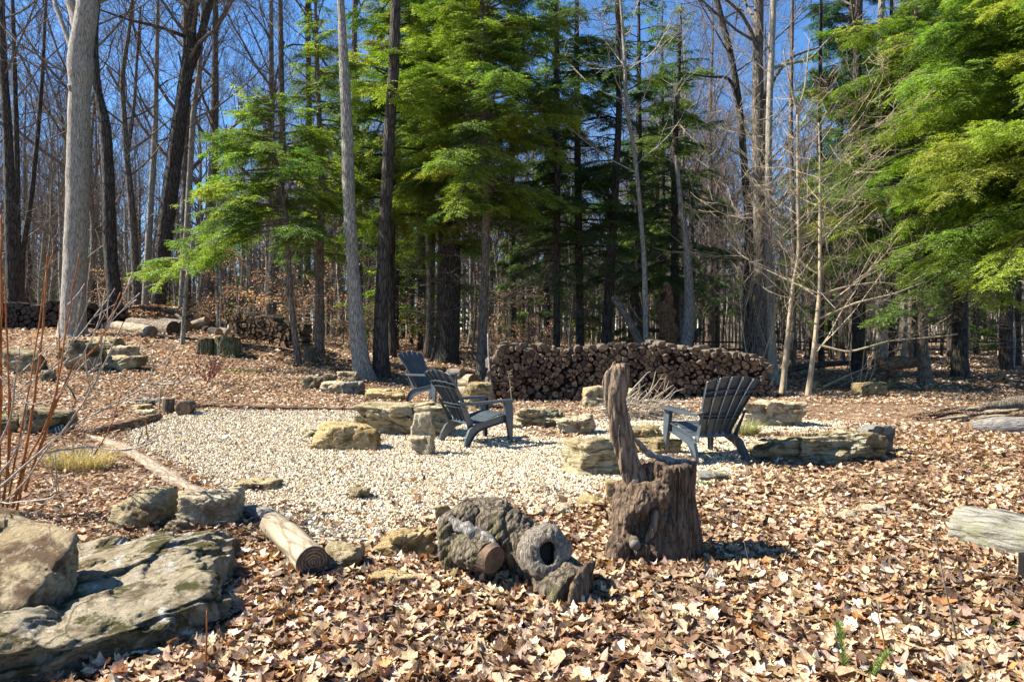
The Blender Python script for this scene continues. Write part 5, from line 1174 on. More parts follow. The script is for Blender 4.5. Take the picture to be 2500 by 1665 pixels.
# ---- hemlocks
def hemlock(label, px, d, pts_, crown, mat='bark_hem', seed=1, nb=80, W=.085, dens=1., cols=GREEN, wts=(30, 30, 25, 15), Rf=None, dead=0., sag=.32, azf=None, ztop=None, n=20, rise=.12, deadtw=14):
    rng = np.random.default_rng(seed); root, g = tree_root('hemlock_tree', label, px, d); g_ = np.array(g)
    p, r = pxtrunk(pts_, d, g.z); p[0][2] = g.z-.15
    z0 = CH-(crown[0]-HY)/F*d-g.z; z1 = (CH-(crown[1]-HY)/F*d-g.z) if ztop is None else ztop
    if p[-1][2]-g.z < z1: p = np.concatenate([p, [[p[-1][0], p[-1][1], g.z+z1]]]); r = np.concatenate([r, [.012]])
    o, q, rr = trunk_obj(root, g, p, r, M[mat], n=n, ridge=.07, seed=seed, nf=.35)
    qz = q[:, 2]-g.z
    def ax(z): return np.array([np.interp(z, qz, q[:, 0]-g.x), np.interp(z, qz, q[:, 1]-g.y), z])
    fm, wm = hemlock_crown(rng, z0, z1, Rf, nb, W, dens, cols, wts, ax, azf, sag, dead, rise)
    fo = fm.build('crown', M['needle'], root, col=True); wm.build('boughs', M[mat], root)
    if deadtw:
        segs = []
        for i in range(deadtw):
            z = rng.uniform(max(.6, z0*.35), z0*1.15+.3); a = rng.uniform(0, 2*pi); grow(rng, segs, ax(z), [cos(a), sin(a), rng.uniform(-.1, .2)], rng.uniform(.6, 1.6), .012, 1, 3, 4, .0, .2, .8)
        m = MB(); segs_mesh(m, segs); m.build('dead_twigs', M['twig'], root)
    return root
con = lambda a, b=.08: (lambda u: a*(1-u)**.85+b)
H = hemlock
DK = [(.075, .125, .04), (.055, .095, .035), (.11, .165, .045)]; DW = (40, 40, 20)
H('little hemlock sapling with one low bright tuft at the left', 447, 18.5, [(445, 862, 10), (453, 705, 9), (463, 640, 8), (470, 585, 5)], (668, 560), 'bark_pale', 201, 26, .08, 1.2, Rf=lambda u: 1.75*(1-u)+.25, azf=lambda r: r.choice([r.uniform(-.9, .9), r.uniform(0, 6.28)], p=[.55, .45]), deadtw=3, rise=.3, sag=.3)
H('slim leaning hemlock with a wide bright crown left of the centre trunks', 730, 17.5, [(730, 895, 17), (725, 860, 15), (710, 732, 14), (702, 596, 12), (697, 515, 11), (686, 461, 9), (672, 380, 7), (660, 240, 4)], (570, 225), 'bark_hem', 202, 90, .09, 1.05, Rf=lambda u: 2.5*(1-u)**.7+.35, azf=lambda r: r.choice([r.uniform(2.2, 4.1), r.uniform(0, 6.28)], p=[.45, .55]), deadtw=20)
H('hemlock with straight brown trunk and tall dark top, left of the pale trunk', 780, 19, [(781, 905, 26), (780, 870, 23), (780, 650, 20), (784, 500, 17), (786, 420, 15), (775, 200, 11), (770, 0, 7)], (640, -60), 'bark_hem', 203, 120, .095, 1., Rf=lambda u: 1.7*(1-u)**.8+.3, deadtw=18)
H('great hemlock with a light brown trunk whose bright crown fills the top centre', 1178, 18.5, [(1174, 930, 30), (1177, 870, 26), (1179, 813, 23), (1184, 678, 20), (1187, 488, 19), (1184, 380, 17), (1181, 244, 14), (1176, 27, 9), (1176, 0, 8)], (520, -150), 'bark_hem', 204, 185, .095, 1.05, Rf=lambda u: 3.5*(1-u)**.5+.3 if u > .12 else 2.2, deadtw=26, n=24)
H('thick furrowed dark hemlock trunk behind the left chair', 1090, 22.5, [(1087, 895, 66), (1090, 860, 60), (1092, 813, 58), (1097, 678, 55), (1097, 500, 46), (1092, 300, 40), (1090, 0, 30)], (640, -200), 'bark_dark', 205, 165, .105, 1., Rf=lambda u: 3.6*(1-u)**.5+.5 if u > .08 else 1.6, deadtw=30, n=36)
H('tall hemlock behind the dark trunk, filling the gap at upper left of centre', 960, 21.5, [(958, 880, 20), (955, 700, 18), (958, 400, 16), (962, 0, 12)], (560, -200), 'bark_dark', 206, 125, .10, 1., Rf=lambda u: 2.6*(1-u)**.5+.4, deadtw=12)
H('shaded hemlock with a straight dark trunk right of centre, left of its twin', 1359, 22, [(1359, 860, 18), (1359, 840, 17), (1360, 600, 16), (1360, 325, 14), (1360, 0, 10)], (640, -200), 'bark_dark', 207, 85, .10, .9, DK, DW, Rf=lambda u: 3.0*(1-u)**.5+.3, dead=.25, deadtw=34)
H('shaded hemlock with a straight dark trunk right of its left twin', 1417, 23, [(1417, 860, 22), (1417, 840, 20), (1412, 542, 18), (1408, 190, 14), (1408, 0, 10)], (660, -120), 'bark_dark', 208, 80, .10, .9, DK, DW, Rf=lambda u: 2.8*(1-u)**.5+.3, dead=.3, deadtw=34)
H('tall dark hemlock left of the curving slender trunk', 1484, 22, [(1478, 860, 28), (1480, 835, 26), (1501, 488, 19), (1512, 271, 15), (1509, 54, 13), (1508, 0, 12)], (690, -60), 'bark_dark', 209, 80, .10, .85, DK, DW, Rf=lambda u: 2.6*(1-u)**.6+.2, dead=.35, deadtw=34)
H('narrow pointed hemlock with its tip against the sky right of centre', 1655, 24, [(1650, 860, 22), (1647, 600, 18), (1647, 380, 15), (1660, 100, 8), (1664, 15, 3)], (720, 8), 'bark_dark', 210, 110, .10, .95, DK, (30, 30, 40), Rf=lambda u: 2.7*(1-u)**.75+.18, dead=.12, deadtw=24)
H('dark blue green hemlock behind the trunk cluster at the upper right', 2080, 26, [(2085, 880, 26), (2088, 600, 24), (2085, 300, 20), (2080, 0, 14)], (520, -160), 'bark_dark', 211, 175, .12, 1.0, [(.035, .085, .04), (.025, .06, .035), (.05, .11, .04)], DW, Rf=lambda u: 3.0*(1-u)**.6+.3, deadtw=20)
H('hemlock with a flared brown trunk standing alone at the right edge of the clearing', 2260, 18.2, [(2262, 945, 34), (2255, 880, 26), (2249, 800, 24), (2245, 600, 20), (2240, 300, 15), (2235, 0, 10)], (630, -60), 'bark_hem', 212, 145, .095, 1.0, Rf=lambda u: 3.3*(1-u)**.45+.3, deadtw=26)
H('broad hemlock with a thick dark trunk behind the lone right one', 2345, 21, [(2343, 915, 38), (2345, 860, 32), (2347, 700, 30), (2350, 300, 24), (2350, 0, 18)], (650, -200), 'bark_dark', 213, 165, .105, 1.0, DK, (35, 25, 40), Rf=lambda u: 3.6*(1-u)**.4+.4, deadtw=26, n=26)
H('huge near hemlock reaching in from the right edge with bright drooping boughs', 2640, 14.5, [(2640, 980, 40), (2640, 700, 36), (2640, 300, 30), (2640, 0, 24)], (570, -400), 'bark_dark', 214, 250, .09, 1.05, GREEN, (35, 30, 15, 20), Rf=lambda u: 3.7*(1-u)**.35+.5, azf=lambda r: r.uniform(1.9, 4.9), deadtw=14)
H('dark hemlock trunk near the right edge, far back', 2458, 25, [(2455, 880, 29), (2458, 700, 26), (2460, 300, 20), (2460, 0, 14)], (660, -100), 'bark_dark', 215, 90, .12, .9, DK, DW, Rf=lambda u: 3.4*(1-u)**.45+.3, deadtw=16)

# ---- standing trunks of the right wood, snag, leaning log
for (px, w_, d, mt, lb, sd) in ((2152, 24, 24, 'bark_pale', 'sunlit pale trunk behind the fallen branches at the right', 301), (2096, 29, 23, 'bark_dark', 'thick dark trunk left of the sunlit pale one at the right', 302), (1935, 13, 25, 'bark_mid', 'thin brown trunk behind the forked sapling', 303), (2005, 13, 25, 'bark_dark', 'thin dark trunk behind the crooked sapling', 304),
                            (2320, 13, 28, 'bark_dark', 'thin dark trunk just left of the broad right hemlock trunk', 305), (2222, 12, 29, 'bark_mid', 'thin trunk behind the lone hemlock at the right', 306), (2177, 12, 26, 'bark_dark', 'thin dark trunk close right of the sunlit pale one', 307), (2485, 12, 27, 'bark_dark', 'thin dark trunk at the very right edge', 308)):
    B(lb, px, d, [(px, 880, w_*1.1), (px+3, 600, w_*.9), (px-5, 300, w_*.75), (px, 0, w_*.6)], M[mt], sd, 5, .5, .9, n=14, maxlev=2)
root, g = tree_root('dead_snag', 'broken snag with bright orange rotten wood behind the firewood stack', 1640, 20.5, 'tree'); g_ = np.array(g); k = 20.5/F
for pt, mt, nm, a_ in (([(1640, 880, 44), (1642, 850, 34), (1632, 820, 40), (1626, 780, 30), (1624, 750, 34), (1634, 725, 22), (1630, 705, 24), (1622, 690, 9)], 'orange', 'trunk', .7), ([(1668, 880, 34), (1678, 820, 32), (1684, 760, 26), (1682, 690, 22), (1676, 600, 16), (1660, 480, 12), (1650, 380, 8)], 'bark_pale', 'stem', .12), ([(1650, 850, 20), (1690, 830, 18), (1712, 800, 10)], 'bark_dark', 'stub', .25)):
    p, r = pxtrunk(pt, 20.5, g.z); q, rr = resample(p, r, .08); m = MB(); tube(m, q-g_, rr, 20, a_, 4, 7, True, ridge=.12); m.build(nm, M[mt], root, smooth=True)
log('fallen_log', 'light brown log leaning up from the firewood stack against the dark trees', [P(1574, 860, 19), P(1540, 790, 19.2), P(1498, 725, 19.5)], [.11, .105, .10], M['bark_hem'], M['end'], cat='log', seed=41)
log('fallen_log', 'thin dark fallen trunk hanging level behind the leaning brown log', [P(1550, 800, 21), P(1600, 808, 21), P(1640, 800, 21)], [.06, .06, .05], M['bark_dark'], M['logrot'], cat='log', seed=42)
# fallen branches and rails at the right
for (a_, b_, r, lb, sd, mt) in (((1990, 965, 16.2), (2140, 890, 20), .03, 'long thin pale pole slanting down to the crooked sapling', 51, 'twig_pale'), ((2050, 945, 17), (2130, 905, 19), .05, 'grey fallen branch leaning on the mossy boulder', 52, 'bark_mid'), ((2075, 948, 17.2), (2138, 900, 19.2), .06, 'thicker fallen branch beside the grey one on the mossy boulder', 53, 'logrot'),
                                ((2165, 962, 16.6), (2200, 922, 17.2), .06, 'short broken mossy branch stump leaning right of the mossy boulder', 54, 'mossbark'), ((2140, 893, 20.5), (2250, 885, 21), .22, 'brown rotten log mound lying between the right trunks', 55, 'logrot'), ((1930, 900, 20), (2100, 885, 22), .10, 'dark fallen log lying across the forest floor behind the saplings', 56, 'bark_dark')):
    A = P(*a_); Bv = P(*b_); A.z = max(A.z, tz(A.x, A.y)+r*.6); Bv.z = max(Bv.z, tz(Bv.x, Bv.y)+r*.6); log('fallen_branch' if r < .1 else 'fallen_log', lb, [A, (A+Bv)/2+Vector((0, 0, .05)), Bv], [r, r*.95, r*.6], M[mt], M['logrot'], cat='branch' if r < .1 else 'log', seed=sd, n=12, step=.12)
def fence():
    x0, x1, d = 9, 34, 37; z = tz(20, d); root = empty('rail_fence', (20, d, z), 'low dark rail fence running through the wood at the far right', 'fence')
    for i in range(8):
        x = x0+i*(x1-x0)/7.-20; m = MB(); zz = tz(x+20, d)-z; box(m, (x, 0, zz+.5), (.11, .11, 1.15)); m.build('post', M['bark_dark'], root)
        if i < 7:
            for h in (.45, .85):
                m = MB(); x2 = x+(x1-x0)/7.; z2 = tz(x2+20, d)-z; tube(m, [[x, -.08, zz+h], [(x+x2)/2, -.08, (zz+z2)/2+h-.02], [x2, -.08, z2+h]], [.045, .05, .045], 7, .1, 2, i); m.build('rail', M['bark_dark'], root)
fence()

# ---- library of background trees
def lib_bare(seed, Ht, r0, twig, mat, nl=14, lev=3, kids=5, z_from=.28, crooked=.5):
    rng = np.random.default_rng(seed); z = np.linspace(-.3, Ht, 9); x = np.cumsum(rng.normal(0, crooked*.25, 9)); y = np.cumsum(rng.normal(0, crooked*.25, 9)); x -= x[0]; y -= y[0]; p = np.stack([x, y, z], 1); r = r0*(1-np.linspace(0, 1, 9)**1.3*.88)
    m = MB(); q, rr = resample(p, r, .5); tube(m, q, flare(q, rr, .3), 9, .06, 1.5, seed, True); tm = m.mesh('trunk', M[mat], True)
    segs = []
    for i in range(nl):
        t = z_from+(1-z_from)*(i+rng.random())/nl; k = min(int(t*(len(q)-1)), len(q)-2); az = rng.uniform(0, 2*pi); grow(rng, segs, q[k], [cos(az), sin(az), rng.uniform(.6, 1.4)], (1.8+Ht*.25*(1.1-t))*rng.uniform(.8, 1.2), max(.018, rr[k]*.5), 0, lev, kids, .14, .28, .9)
    m = MB(); segs_mesh(m, segs, 3, 4); return tm, m.mesh('crown', M[twig])
def lib_hem(seed, Ht, R_, z0, nb=60, W=.19, cols=DK, wts=DW, dead=.15):
    rng = np.random.default_rng(seed); p = np.array([[0, 0, -.3], [0, 0, Ht*.5], [0, 0, Ht]]); m = MB(); q, rr = resample(p, [.012*Ht, .008*Ht, .02], .5); tube(m, q, rr, 8, .05, 2, seed); tm = m.mesh('trunk', M['bark_dark'], True)
    fm, wm = hemlock_crown(rng, z0, Ht, lambda u: R_*(1-u)**.7+.3, nb, W, .72, cols, wts, None, None, .32, dead)
    v = np.concatenate(wm.v); return tm, fm.mesh('crown', M['needle'], col=True), wm.mesh('boughs', M['bark_dark'])
LB = [lib_bare(400+i, h, r, tw, mt) for i, (h, r, tw, mt) in enumerate([(17, .17, 'twig', 'bark_far'), (20, .22, 'twig_red', 'bark_far'), (15, .12, 'twig', 'bark_mid'), (19, .19, 'twig', 'bark_dark'), (22, .25, 'twig_red', 'bark_mid'), (14, .10, 'twig_red', 'bark_grey')])]
LH = [lib_hem(420, 15, 2.9, 2.2), lib_hem(421, 12, 2.5, 1.2, cols=GREEN, wts=(20, 30, 40, 10)), lib_hem(422, 18, 3.2, 3.5), lib_hem(423, 6, 1.8, .5, 44, .16, GREEN, (15, 35, 40, 10))]
def inst(name, meshes, names, loc, rz, sc, label, cat, group):
    root = empty(name, loc, label, cat, group, rz); root.scale = (sc, sc, sc*random.uniform(.92, 1.1))
    for me, nm in zip(meshes, names):
        o = bpy.data.objects.new(nm, me); COL.objects.link(o); o.parent = root
    return root
random.seed(77); taken = []
def spot(y0, y1, u0, u1, mind):
    for _ in range(60):
        y = sqrt(random.uniform(y0*y0, y1*y1)); x = random.uniform(u0, u1)*y
        if all((x-a)**2+(y-b)**2 > mind*mind for a, b in taken): taken.append((x, y)); return x, y
    return None
def fill(n, y0, y1, u0, u1, lib, names, name, label, cat, group, mind=1.4, s=(.8, 1.15), pick=None, kinds=None):
    for i in range(n):
        q = spot(y0, y1, u0, u1, mind)
        if q is None: continue
        k = random.choice(pick) if pick else random.randrange(len(lib)); u = q[0]/q[1]; reg = [b for a, b in ((-.62, 'far left'), (-.45, 'left of the leaning trunk'), (-.27, 'behind the sunlit stack'), (-.1, 'behind the pale trunk'), (.08, 'behind the left chairs'), (.27, 'behind the long stack'), (.45, 'behind the trunk cluster'), (.62, 'right of the saplings'), (9, 'far right')) if u < a][0]
        rk = q[1]/y1; band = 'nearest rank' if rk < .52 else ('middle rank' if rk < .78 else 'farthest rank'); kd = kinds[k] if kinds else ''
        inst(name, lib[k], names, (q[0], q[1], tz(*q)-.05), random.uniform(0, 6.28), random.uniform(*s), ('%s %s in the wood, %s, %s' % (kd, label, band, reg)).strip(), cat, '%s %s, %s, %s' % (kd, group, band, reg))
KB = ('grey', 'tall reddish', 'slim brown', 'dark', 'tall stout brown', 'slim pale'); KH = ('tall', 'broad', 'very tall', 'small'); KE = ('middling', 'small', 'tall')
TB = ('bare_tree', 'leafless tree', 'tree', 'leafless trees')
fill(62, 30, 75, -.86, -.28, LB, ('trunk', 'crown'), *TB, kinds=KB); fill(60, 30, 75, -.28, .30, LB, ('trunk', 'crown'), *TB, kinds=KB); fill(52, 32, 75, .25, .88, LB, ('trunk', 'crown'), *TB, kinds=KB)
TH = ('hemlock_tree', 'green hemlock', 'tree', 'green hemlocks')
fill(24, 27, 55, -.22, .32, LH, ('trunk', 'crown', 'boughs'), *TH, kinds=KH, mind=2.2, pick=[0, 1, 2, 3]); fill(14, 28, 55, .32, .85, LH, ('trunk', 'crown', 'boughs'), *TH, kinds=KH, mind=2.2, pick=[0, 0, 2, 1]); fill(9, 38, 70, -.80, -.3, LH, ('trunk', 'crown', 'boughs'), *TH, kinds=KH, mind=2.5, s=(.5, .9), pick=[1, 3])
# thin understorey poles and saplings
LS = [lib_bare(440+i, h, r, 'twig', mt, 9, 2, 4, .2, .45) for i, (h, r, mt) in enumerate([(6, .035, 'bark_far'), (8, .05, 'bark_far'), (5, .028, 'bark_mid'), (9, .06, 'bark_grey')])]
fill(170, 24, 60, -.85, .88, LS, ('trunk', 'crown'), 'bare_sapling', 'leafless sapling', 'sapling', 'leafless saplings', mind=.8, kinds=('slim grey', 'taller grey', 'slim brown', 'tall grey'))
# young beeches that keep their tan leaves
def lib_beech(seed, Ht):
    rng = np.random.default_rng(seed); segs = []; grow(rng, segs, [0, 0, -.1], [.05, 0, 1], Ht, .03, 0, 0, 0, .1, .08)
    nodes = [s for s in segs]; tw = []
    for i in range(26):
        s = nodes[rng.integers(1, len(nodes))]; a = rng.uniform(0, 2*pi); f = rng.random(); p = s[0]+(s[1]-s[0])*f; grow(rng, tw, p, [cos(a), sin(a), .1], rng.uniform(.5, 1.3), .010, 1, 2, 4, .0, .15, .55)
    m = MB(); segs_mesh(m, segs); tm = m.mesh('trunk', M['bark_grey']); m = MB(); segs_mesh(m, tw); bm_ = m.mesh('branches', M['twig'])
    P0 = np.array([s[1] for s in tw]); P0 = np.repeat(P0[::2], 3, 0); N = len(P0); P0 = P0+rng.normal(0, .07, (N, 3)); m = MB(); v, f = leaf_tpl('quad'); K = len(v); V = np.concatenate([np.repeat(v[None], N, 0), rng.normal(0, .15, (N, K, 1))], 2)*rng.uniform(.03, .055, N)[:, None, None]; V = np.einsum('nij,nkj->nki', rotmats(rng, N, .7), V)+P0[:, None]
    c = palette(rng, N, [(.60, .46, .30), (.70, .57, .40), (.42, .29, .17)], [1, 1, 1]); m.add(V.reshape(-1, 3), (f[None]+np.arange(N)[:, None, None]*K).reshape(-1, 3), np.repeat(c, K, 0)); return tm, bm_, m.mesh('crown', M['beechleaf'], col=True)
LBe = [lib_beech(460+i, h) for i, h in enumerate((3.0, 2.2, 3.6))]
nb_ = ('trunk', 'branches', 'crown'); TBe = ('beech_sapling', 'tan leaved young beech', 'sapling', 'tan leaved beeches')
fill(7, 23, 32, -.40, -.20, LBe, nb_, *TBe, kinds=KE, mind=.9); fill(7, 24, 34, -.22, .12, LBe, nb_, *TBe, kinds=KE, mind=.9, s=(.6, .9)); fill(5, 26, 38, -.62, -.42, LBe, nb_, *TBe, kinds=KE, mind=1., s=(.6, .9)); fill(4, 25, 34, .02, .14, LBe, nb_, *TBe, kinds=KE, mind=1., s=(.7, 1.))

# far-off wood: one mass of trunks and twigs
def farwood():
    rng = np.random.default_rng(90); N = 2600; y = np.sqrt(rng.uniform(58**2, 170**2, N)); x = rng.uniform(-.95, .95, N)*y; z = terrain(x, y); Hh = rng.uniform(9, 19, N); r = rng.uniform(.06, .20, N); lean = rng.normal(0, .03, (N, 2))
    p0 = np.stack([x, y, z-.3], 1); p1 = p0+np.stack([lean[:, 0]*Hh, lean[:, 1]*Hh, Hh], 1); m = MB(); prisms(m, p0, p1, r, r*.35, 5)
    K = 34; t = rng.uniform(.25, 1, (N, K)); q0 = p0[:, None]+(p1-p0)[:, None]*t[:, :, None]; a = rng.uniform(0, 2*pi, (N, K)); L = rng.uniform(1., 3.6, (N, K))*(1.25-t); dv = np.stack([np.cos(a)*.7, np.sin(a)*.7, rng.uniform(.2, 1.1, (N, K))], 2); q1 = q0+dv*L[:, :, None]
    prisms(m, q0.reshape(-1, 3), q1.reshape(-1, 3), np.full(N*K, .035), np.full(N*K, .010), 3)
    b0 = q0.reshape(-1, 3)+(q1-q0).reshape(-1, 3)*rng.uniform(.3, .9, (N*K, 1)); b1 = b0+rng.normal(0, .6, (N*K, 3))+[0, 0, .4]; prisms(m, b0, b1, np.full(N*K, .018), np.full(N*K, .006), 3)
    tag(m.build('far_wood', M['bark_far']), 'far off leafless wood closing the view behind all the trees', 'wood', kind='stuff')
farwood()
def farhem():
    rng = np.random.default_rng(91); m = MB(); wm_ = MB()
    for i in range(26):
        y = rng.uniform(60, 95); u = rng.uniform(-.85, .85); x = u*y; Ht = rng.uniform(5, 9) if u < -.2 else rng.uniform(7, 14); g = np.array([x, y, tz(x, y)]); fm, wm = hemlock_crown(rng, .8, Ht, lambda q: 3.2*(1-q)**.7+.3, 34, .42, .45, DK, DW)
        v = np.concatenate(fm.v)+g; m.add(v, np.arange(len(v)).reshape(-1, 4), np.concatenate(fm.c)[:, :3])
    tag(m.build('far_evergreens', M['needle'], col=True), 'far off evergreen foliage between the trunks of the wood', 'wood', kind='stuff')
farhem()

# ================================================================== FOREGROUND SHRUB AND SMALL PLANTS
def shrub():
    g = Vector((P(30, 1235, 5.6).x-.1, 5.6, 0)); g.z = tz(g.x, g.y); root = empty('shrub', g, 'leafless shrub with orange red canes and pale grey side branches at the left edge', 'shrub'); g_ = np.array(g)
    canes = [([(30, 1240), (58, 1130), (82, 985), (104, 815), (116, 621)], 9, 'r', -.1), ([(40, 1245), (63, 1125), (111, 1048), (145, 922), (167, 771), (193, 621)], 7, 'r', -.3), ([(60, 1200), (130, 1000), (163, 925), (184, 888), (228, 859), (262, 800), (293, 713)], 7, 'r', -.2),
             ([(5, 1250), (26, 1100), (24, 965), (17, 810), (10, 674)], 7, 'r', .1), ([(-5, 1250), (2, 936), (2, 524)], 12, 'r', 0), ([(15, 1250), (40, 1110), (70, 960), (95, 800), (112, 660), (130, 612)], 6, 'r', .2), ([(95, 1115), (140, 960), (146, 850), (144, 742)], 5, 'r', -.1),
             ([(20, 1180), (22, 1000), (18, 880), (12, 700)], 6, 'r', -.2), ([(-20, 1250), (-8, 1000), (-10, 700), (-14, 480)], 9, 'r', .1),
             ([(-30, 1215), (0, 1188), (73, 1125), (160, 1048), (213, 965), (262, 875), (300, 786)], 8, 'g', -.5), ([(60, 1130), (97, 1106), (213, 1091), (310, 1101), (361, 1077), (410, 1050)], 6, 'g', -.7), ([(150, 1058), (200, 1025), (242, 1004), (300, 975), (340, 951), (385, 932), (412, 917)], 6, 'g', -.6),
             ([(-20, 900), (0, 917), (29, 951), (68, 990), (136, 975), (175, 920), (205, 860), (255, 770)], 6, 'g', -.2), ([(-15, 1120), (10, 1060), (29, 1014), (36, 936), (48, 880)], 8, 'g', -.3), ([(-10, 1225), (20, 1227), (121, 1218), (145, 1198), (136, 1160), (136, 1116)], 5, 'g', -.8),
             ([(230, 1110), (250, 1080), (272, 1033), (285, 990), (300, 951)], 4, 'r', -.7), ([(361, 1077), (356, 1024)], 5, 'r', -.7), ([(60, 940), (110, 912), (160, 870), (190, 800), (222, 725)], 5, 'g', -.3), ([(240, 1005), (300, 982), (345, 968), (400, 940)], 4, 'g', -.6),
             ([(300, 970), (350, 930), (360, 925)], 3, 'g', -.6), ([(-30, 1010), (20, 985), (60, 960), (110, 880), (150, 830)], 5, 'g', 0), ([(-20, 1180), (30, 1120), (60, 1050), (68, 990)], 7, 'g', -.2), ([(205, 990), (218, 940), (250, 850), (268, 790), (310, 700)], 4, 'g', -.3), ([(-10, 1240), (60, 1180), (110, 1100), (160, 1045)], 6, 'g', -.6), ([(225, 1095), (222, 1115), (235, 1117), (250, 1100)], 4, 'g', -.7)]
    rng = np.random.default_rng(6)
    for pts_, w_, kd, dy in canes:
        n = len(pts_); p = []
        for i, (a, b) in enumerate(pts_):
            p.append(np.array(P(a, b, 5.55+dy*i/(n-1))))
        p = np.array(p); p[:, 2] = np.maximum(p[:, 2], tz(g.x, g.y)-.02+0*p[:, 2]) if False else p[:, 2]
        q, r = resample(p, np.linspace(w_, w_*.42, n)/2/F*5.5*.85, .03); q = q+.006*np.stack([vnoise(q*7, k) for k in range(3)], 1); m = MB(); tube(m, q-g_, r, 8, .10, 40, 5)
        for k in range(4, len(q)-2, 5):                                 # buds at the nodes
            if rng.random() < .7:
                dv = rng.normal(0, 1, 3); t = q[k+1]-q[k]; t /= np.linalg.norm(t); dv -= t*dv.dot(t); dv /= np.linalg.norm(dv); s = q[k]-g_+dv*r[k]*.8; tube(m, [s, s+(t*.6+dv*.5)*.014, s+(t*.9+dv*.4)*.024], [r[k]*.5+.001, r[k]*.45+.001, .0008], 5)
        m.build('cane', M['cane_red'] if kd == 'r' else M['cane_grey'], root, smooth=True)
        if kd == 'g' and n > 4:
            segs = []
            for _ in range(3):
                k = rng.integers(len(q)//2, len(q)-2); t = q[k+1]-q[k]; grow(rng, segs, q[k]-g_, t/np.linalg.norm(t)+rng.normal(0, .3, 3), rng.uniform(.15, .4), r[k]*.55, 2, 3, 2, .05, .15, .5)
            m = MB(); segs_mesh(m, segs, 4); m.build('twig', M['cane_grey'], root)
shrub()
def blades(name, label, g, N, rad, h, cols, cat, lean=.5, wd=.003, seed=1, flat=.6):
    rng = np.random.default_rng(seed); a = rng.uniform(0, 2*pi, N); rr = rad*np.sqrt(rng.random(N)); b = np.stack([np.cos(a)*rr, np.sin(a)*rr*flat, 0*a], 1); L = h*rng.uniform(.5, 1.15, N); az = a+rng.normal(0, .8, N); ln = lean*rng.uniform(.2, 1.3, N)
    d = np.stack([np.cos(az), np.sin(az), 0*az], 1); s = np.stack([-np.sin(az), np.cos(az), 0*az], 1)*wd; V = []
    for t, w_ in ((0, 1), (.35, .9), (.7, .6), (1, .08)):
        c = b+d*(L*ln*t*t)[:, None]+np.outer(L*(t-.35*ln*t*t), [0, 0, 1]); V += [c-s*w_, c+s*w_]
    V = np.stack(V, 1).reshape(-1, 3); base = np.arange(N)[:, None]*8; f = np.concatenate([base+np.array([[k*2, k*2+1, k*2+3, k*2+2]]) for k in range(3)]); c = np.repeat(palette(rng, N, cols, [1]*len(cols), .15), 8, 0)
    m = MB(); m.add(V, f, c); o = m.build(name, M['grass'], col=True); o.location = g; return tag(o, label, cat)
STR = [(.46, .36, .17), (.36, .29, .12), (.25, .25, .08), (.55, .46, .28)]
g = onG(160, 1160); g.y += .25; blades('grass_clump', 'dry yellow green grass clump under the shrub canes at the left', g, 800, .34, .30, STR, 'grass', .9, .003, 3)
g = onG(1830, 1068); g.y += .1; blades('grass_clump', 'small drooping olive grass clump behind the right chair', g, 500, .16, .30, [(.22, .24, .10), (.34, .33, .16)], 'grass', 1.1, .003, 4)
for i, (px, py, r_, h_, lb) in enumerate(((560, 905, .35, .06, 'left patch of short green grass in the leaves before the sunlit stack'), (612, 908, .35, .06, 'right patch of short green grass in the leaves before the sunlit stack'), (2238, 1085, .10, .06, 'small green sprout right of the chunky mossy rock'), (2398, 1145, .10, .06, 'small green sprout in the leaves above the log bench'), (1915, 1470, .05, .06, 'tiny bright green tuft in the leaves right of the tall stump'), (2455, 1545, .06, .07, 'small green tuft in the leaves at the lower right'), (1718, 1186, .07, .05, 'bit of green moss by the flat grey oval stone'), (15, 1010, .12, .05, 'green weeds at the left edge of the bed'))):
    blades('green_tuft', lb, onG(px, py), 260, r_, h_, [(.16, .24, .04), (.10, .18, .04), (.26, .30, .08)], 'plant', .5, .004, 20+i)
def shoot(px, py, ptop, label, seed, lean=(0, 0), ln=.055):
    g = onG(px, py); H_ = (py-ptop)/F*g.y*1.05; root = empty('conifer_seedling', g, label, 'seedling'); rng = np.random.default_rng(seed); p = np.array([[0, 0, -.02], [lean[0]*.5, 0, H_*.5], [lean[0], lean[1], H_]]); q, r = resample(p, [.004, .0035, .002], .01); m = MB(); tube(m, q, r, 6); m.build('stem', M['mossbark'], root)
    N = 420; t = rng.uniform(.05, 1, N); b = np.stack([np.interp(t, np.linspace(0, 1, len(q)), q[:, k]) for k in range(3)], 1); a = rng.uniform(0, 2*pi, N); d = np.stack([np.cos(a)*.75, np.sin(a)*.75, .75+0*a], 1); s = np.stack([-np.sin(a), np.cos(a), 0*a], 1)*.0016; L = ln*rng.uniform(.5, 1, N)*(1.1-.4*t)
    V = np.stack([b-s, b+s, b+d*L[:, None]+s*.3, b+d*L[:, None]-s*.3], 1).reshape(-1, 3); m = MB(); m.add(V, np.arange(N)[:, None]*4+np.arange(4), np.repeat(palette(rng, N, [(.16, .26, .05), (.26, .36, .10), (.10, .20, .05)], [1, 1, 1]), 4, 0)); m.build('needles', M['grass'], root, col=True)
shoot(2065, 1650, 1530, 'upright bright green conifer seedling at the bottom right', 1, (-.03, 0)); shoot(2112, 1672, 1598, 'conifer seedling leaning right, at the very bottom edge', 2, (.10, 0), .045)
def redtwigs():
    g = onG(497, 940); g.y += .15; root = empty('barberry_bush', g, 'small leafless dark red bush in the leaves at left of centre', 'bush'); rng = np.random.default_rng(9); segs = []
    for k in range(9):
        a = rng.uniform(0, 2*pi); grow(rng, segs, [rng.normal(0, .03), rng.normal(0, .03), -.02], [cos(a)*.6, sin(a)*.6, 1], rng.uniform(.35, .55), .006, 1, 3, 4, .05, .2, .7)
    m = MB(); segs_mesh(m, segs); m.build('branches', M['darkred'], root)
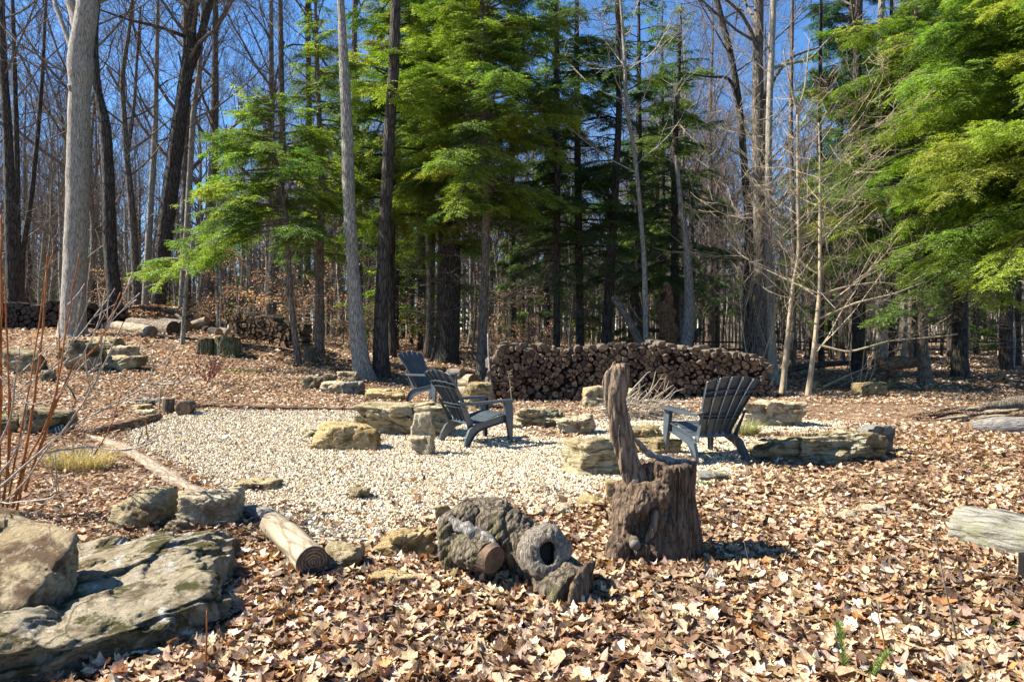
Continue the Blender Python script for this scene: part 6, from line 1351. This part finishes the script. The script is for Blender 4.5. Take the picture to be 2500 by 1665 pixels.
M['darkred'] = m_bark('dark_red_twig', (.10, .02, .02), (.22, .06, .05), 1, .3, dist=.002)
redtwigs()
def thin_stem(label, pts_, w_, mat, d=None, name='stem', cat='twig', twigs=0, seed=1):
    g = onG(*pts_[0]); n = len(pts_); dd = g.y; p = np.array([np.array(P(a, b, dd+.0*i)) for i, (a, b) in enumerate(pts_)]); p[0, 2] -= .02; q, r = resample(p, np.linspace(w_, w_*.5, n)/2/F*dd, .02); m = MB(); tube(m, q-np.array(g), r, 7, .12, 60, seed); segs = []
    rng = np.random.default_rng(seed)
    for _ in range(twigs):
        k = rng.integers(len(q)//3, len(q)-1); grow(rng, segs, q[k]-np.array(g), rng.normal(0, 1, 3)*[1, .5, .6]+[0, 0, .5], .12, r[k]*.5, 2, 3, 2, .1, .2)
    if segs: segs_mesh(m, segs, 4)
    o = m.build(name, mat, smooth=True); o.location = g; return tag(o, label, cat)
thin_stem('single orange red shoot standing in the leaves in front of the huge boulder', [(503, 1662), (503, 1600), (505, 1540), (505, 1490)], 6, M['cane_red'])
thin_stem('tall thin dark stem leaning left in the leaves at the lower right', [(2345, 1592), (2320, 1490), (2295, 1370), (2278, 1255)], 5, M['twig'])
thin_stem('short dark stem next to the tall thin leaning one', [(2362, 1590), (2345, 1540), (2320, 1470)], 3, M['twig'])
thin_stem('reddish brown stub of a stem beside the conifer seedlings', [(2164, 1625), (2158, 1560), (2143, 1495)], 6, M['cane_red'])
thin_stem('thin bent dark stem above the conifer seedlings', [(2140, 1605), (2135, 1540), (2120, 1480), (2098, 1462)], 3, M['twig'])
thin_stem('thin forked twig in the leaves right of the tall stump', [(1838, 1412), (1828, 1370), (1812, 1300), (1808, 1275)], 3, M['twig'], twigs=2, seed=4)
thin_stem('slender sapling rising by the cut log rounds at the left', [(388, 1005), (392, 950), (402, 900), (430, 842)], 4, M['twig_pale'])
thin_stem('small leafless stems in the bed behind the striped pipe', [(188, 980), (175, 955), (160, 935)], 5, M['mossbark'], twigs=3, seed=6)
thin_stem('thin sprigs standing before the firewood stack', [(1250, 982), (1246, 940), (1240, 905)], 3, M['twig_pale'], twigs=3, seed=8)
log('stick', 'thin pale fallen stick in the leaves below the tall stump shadow', [onG(1885, 1572, .05), onG(1945, 1600, .05), onG(2000, 1650, .05)], [.006, .010, .011], M['silver'], M['logrot'], cat='stick', seed=61, n=8, step=.03)
log('stick', 'crooked dark twig lying against the front of the huge grey boulder', [P(305, 1520, 3.6), P(330, 1555, 3.55), P(350, 1580, 3.5), P(378, 1598, 3.45)], [.004, .006, .006, .004], M['twig'], M['logrot'], cat='stick', seed=62, n=8, step=.02)
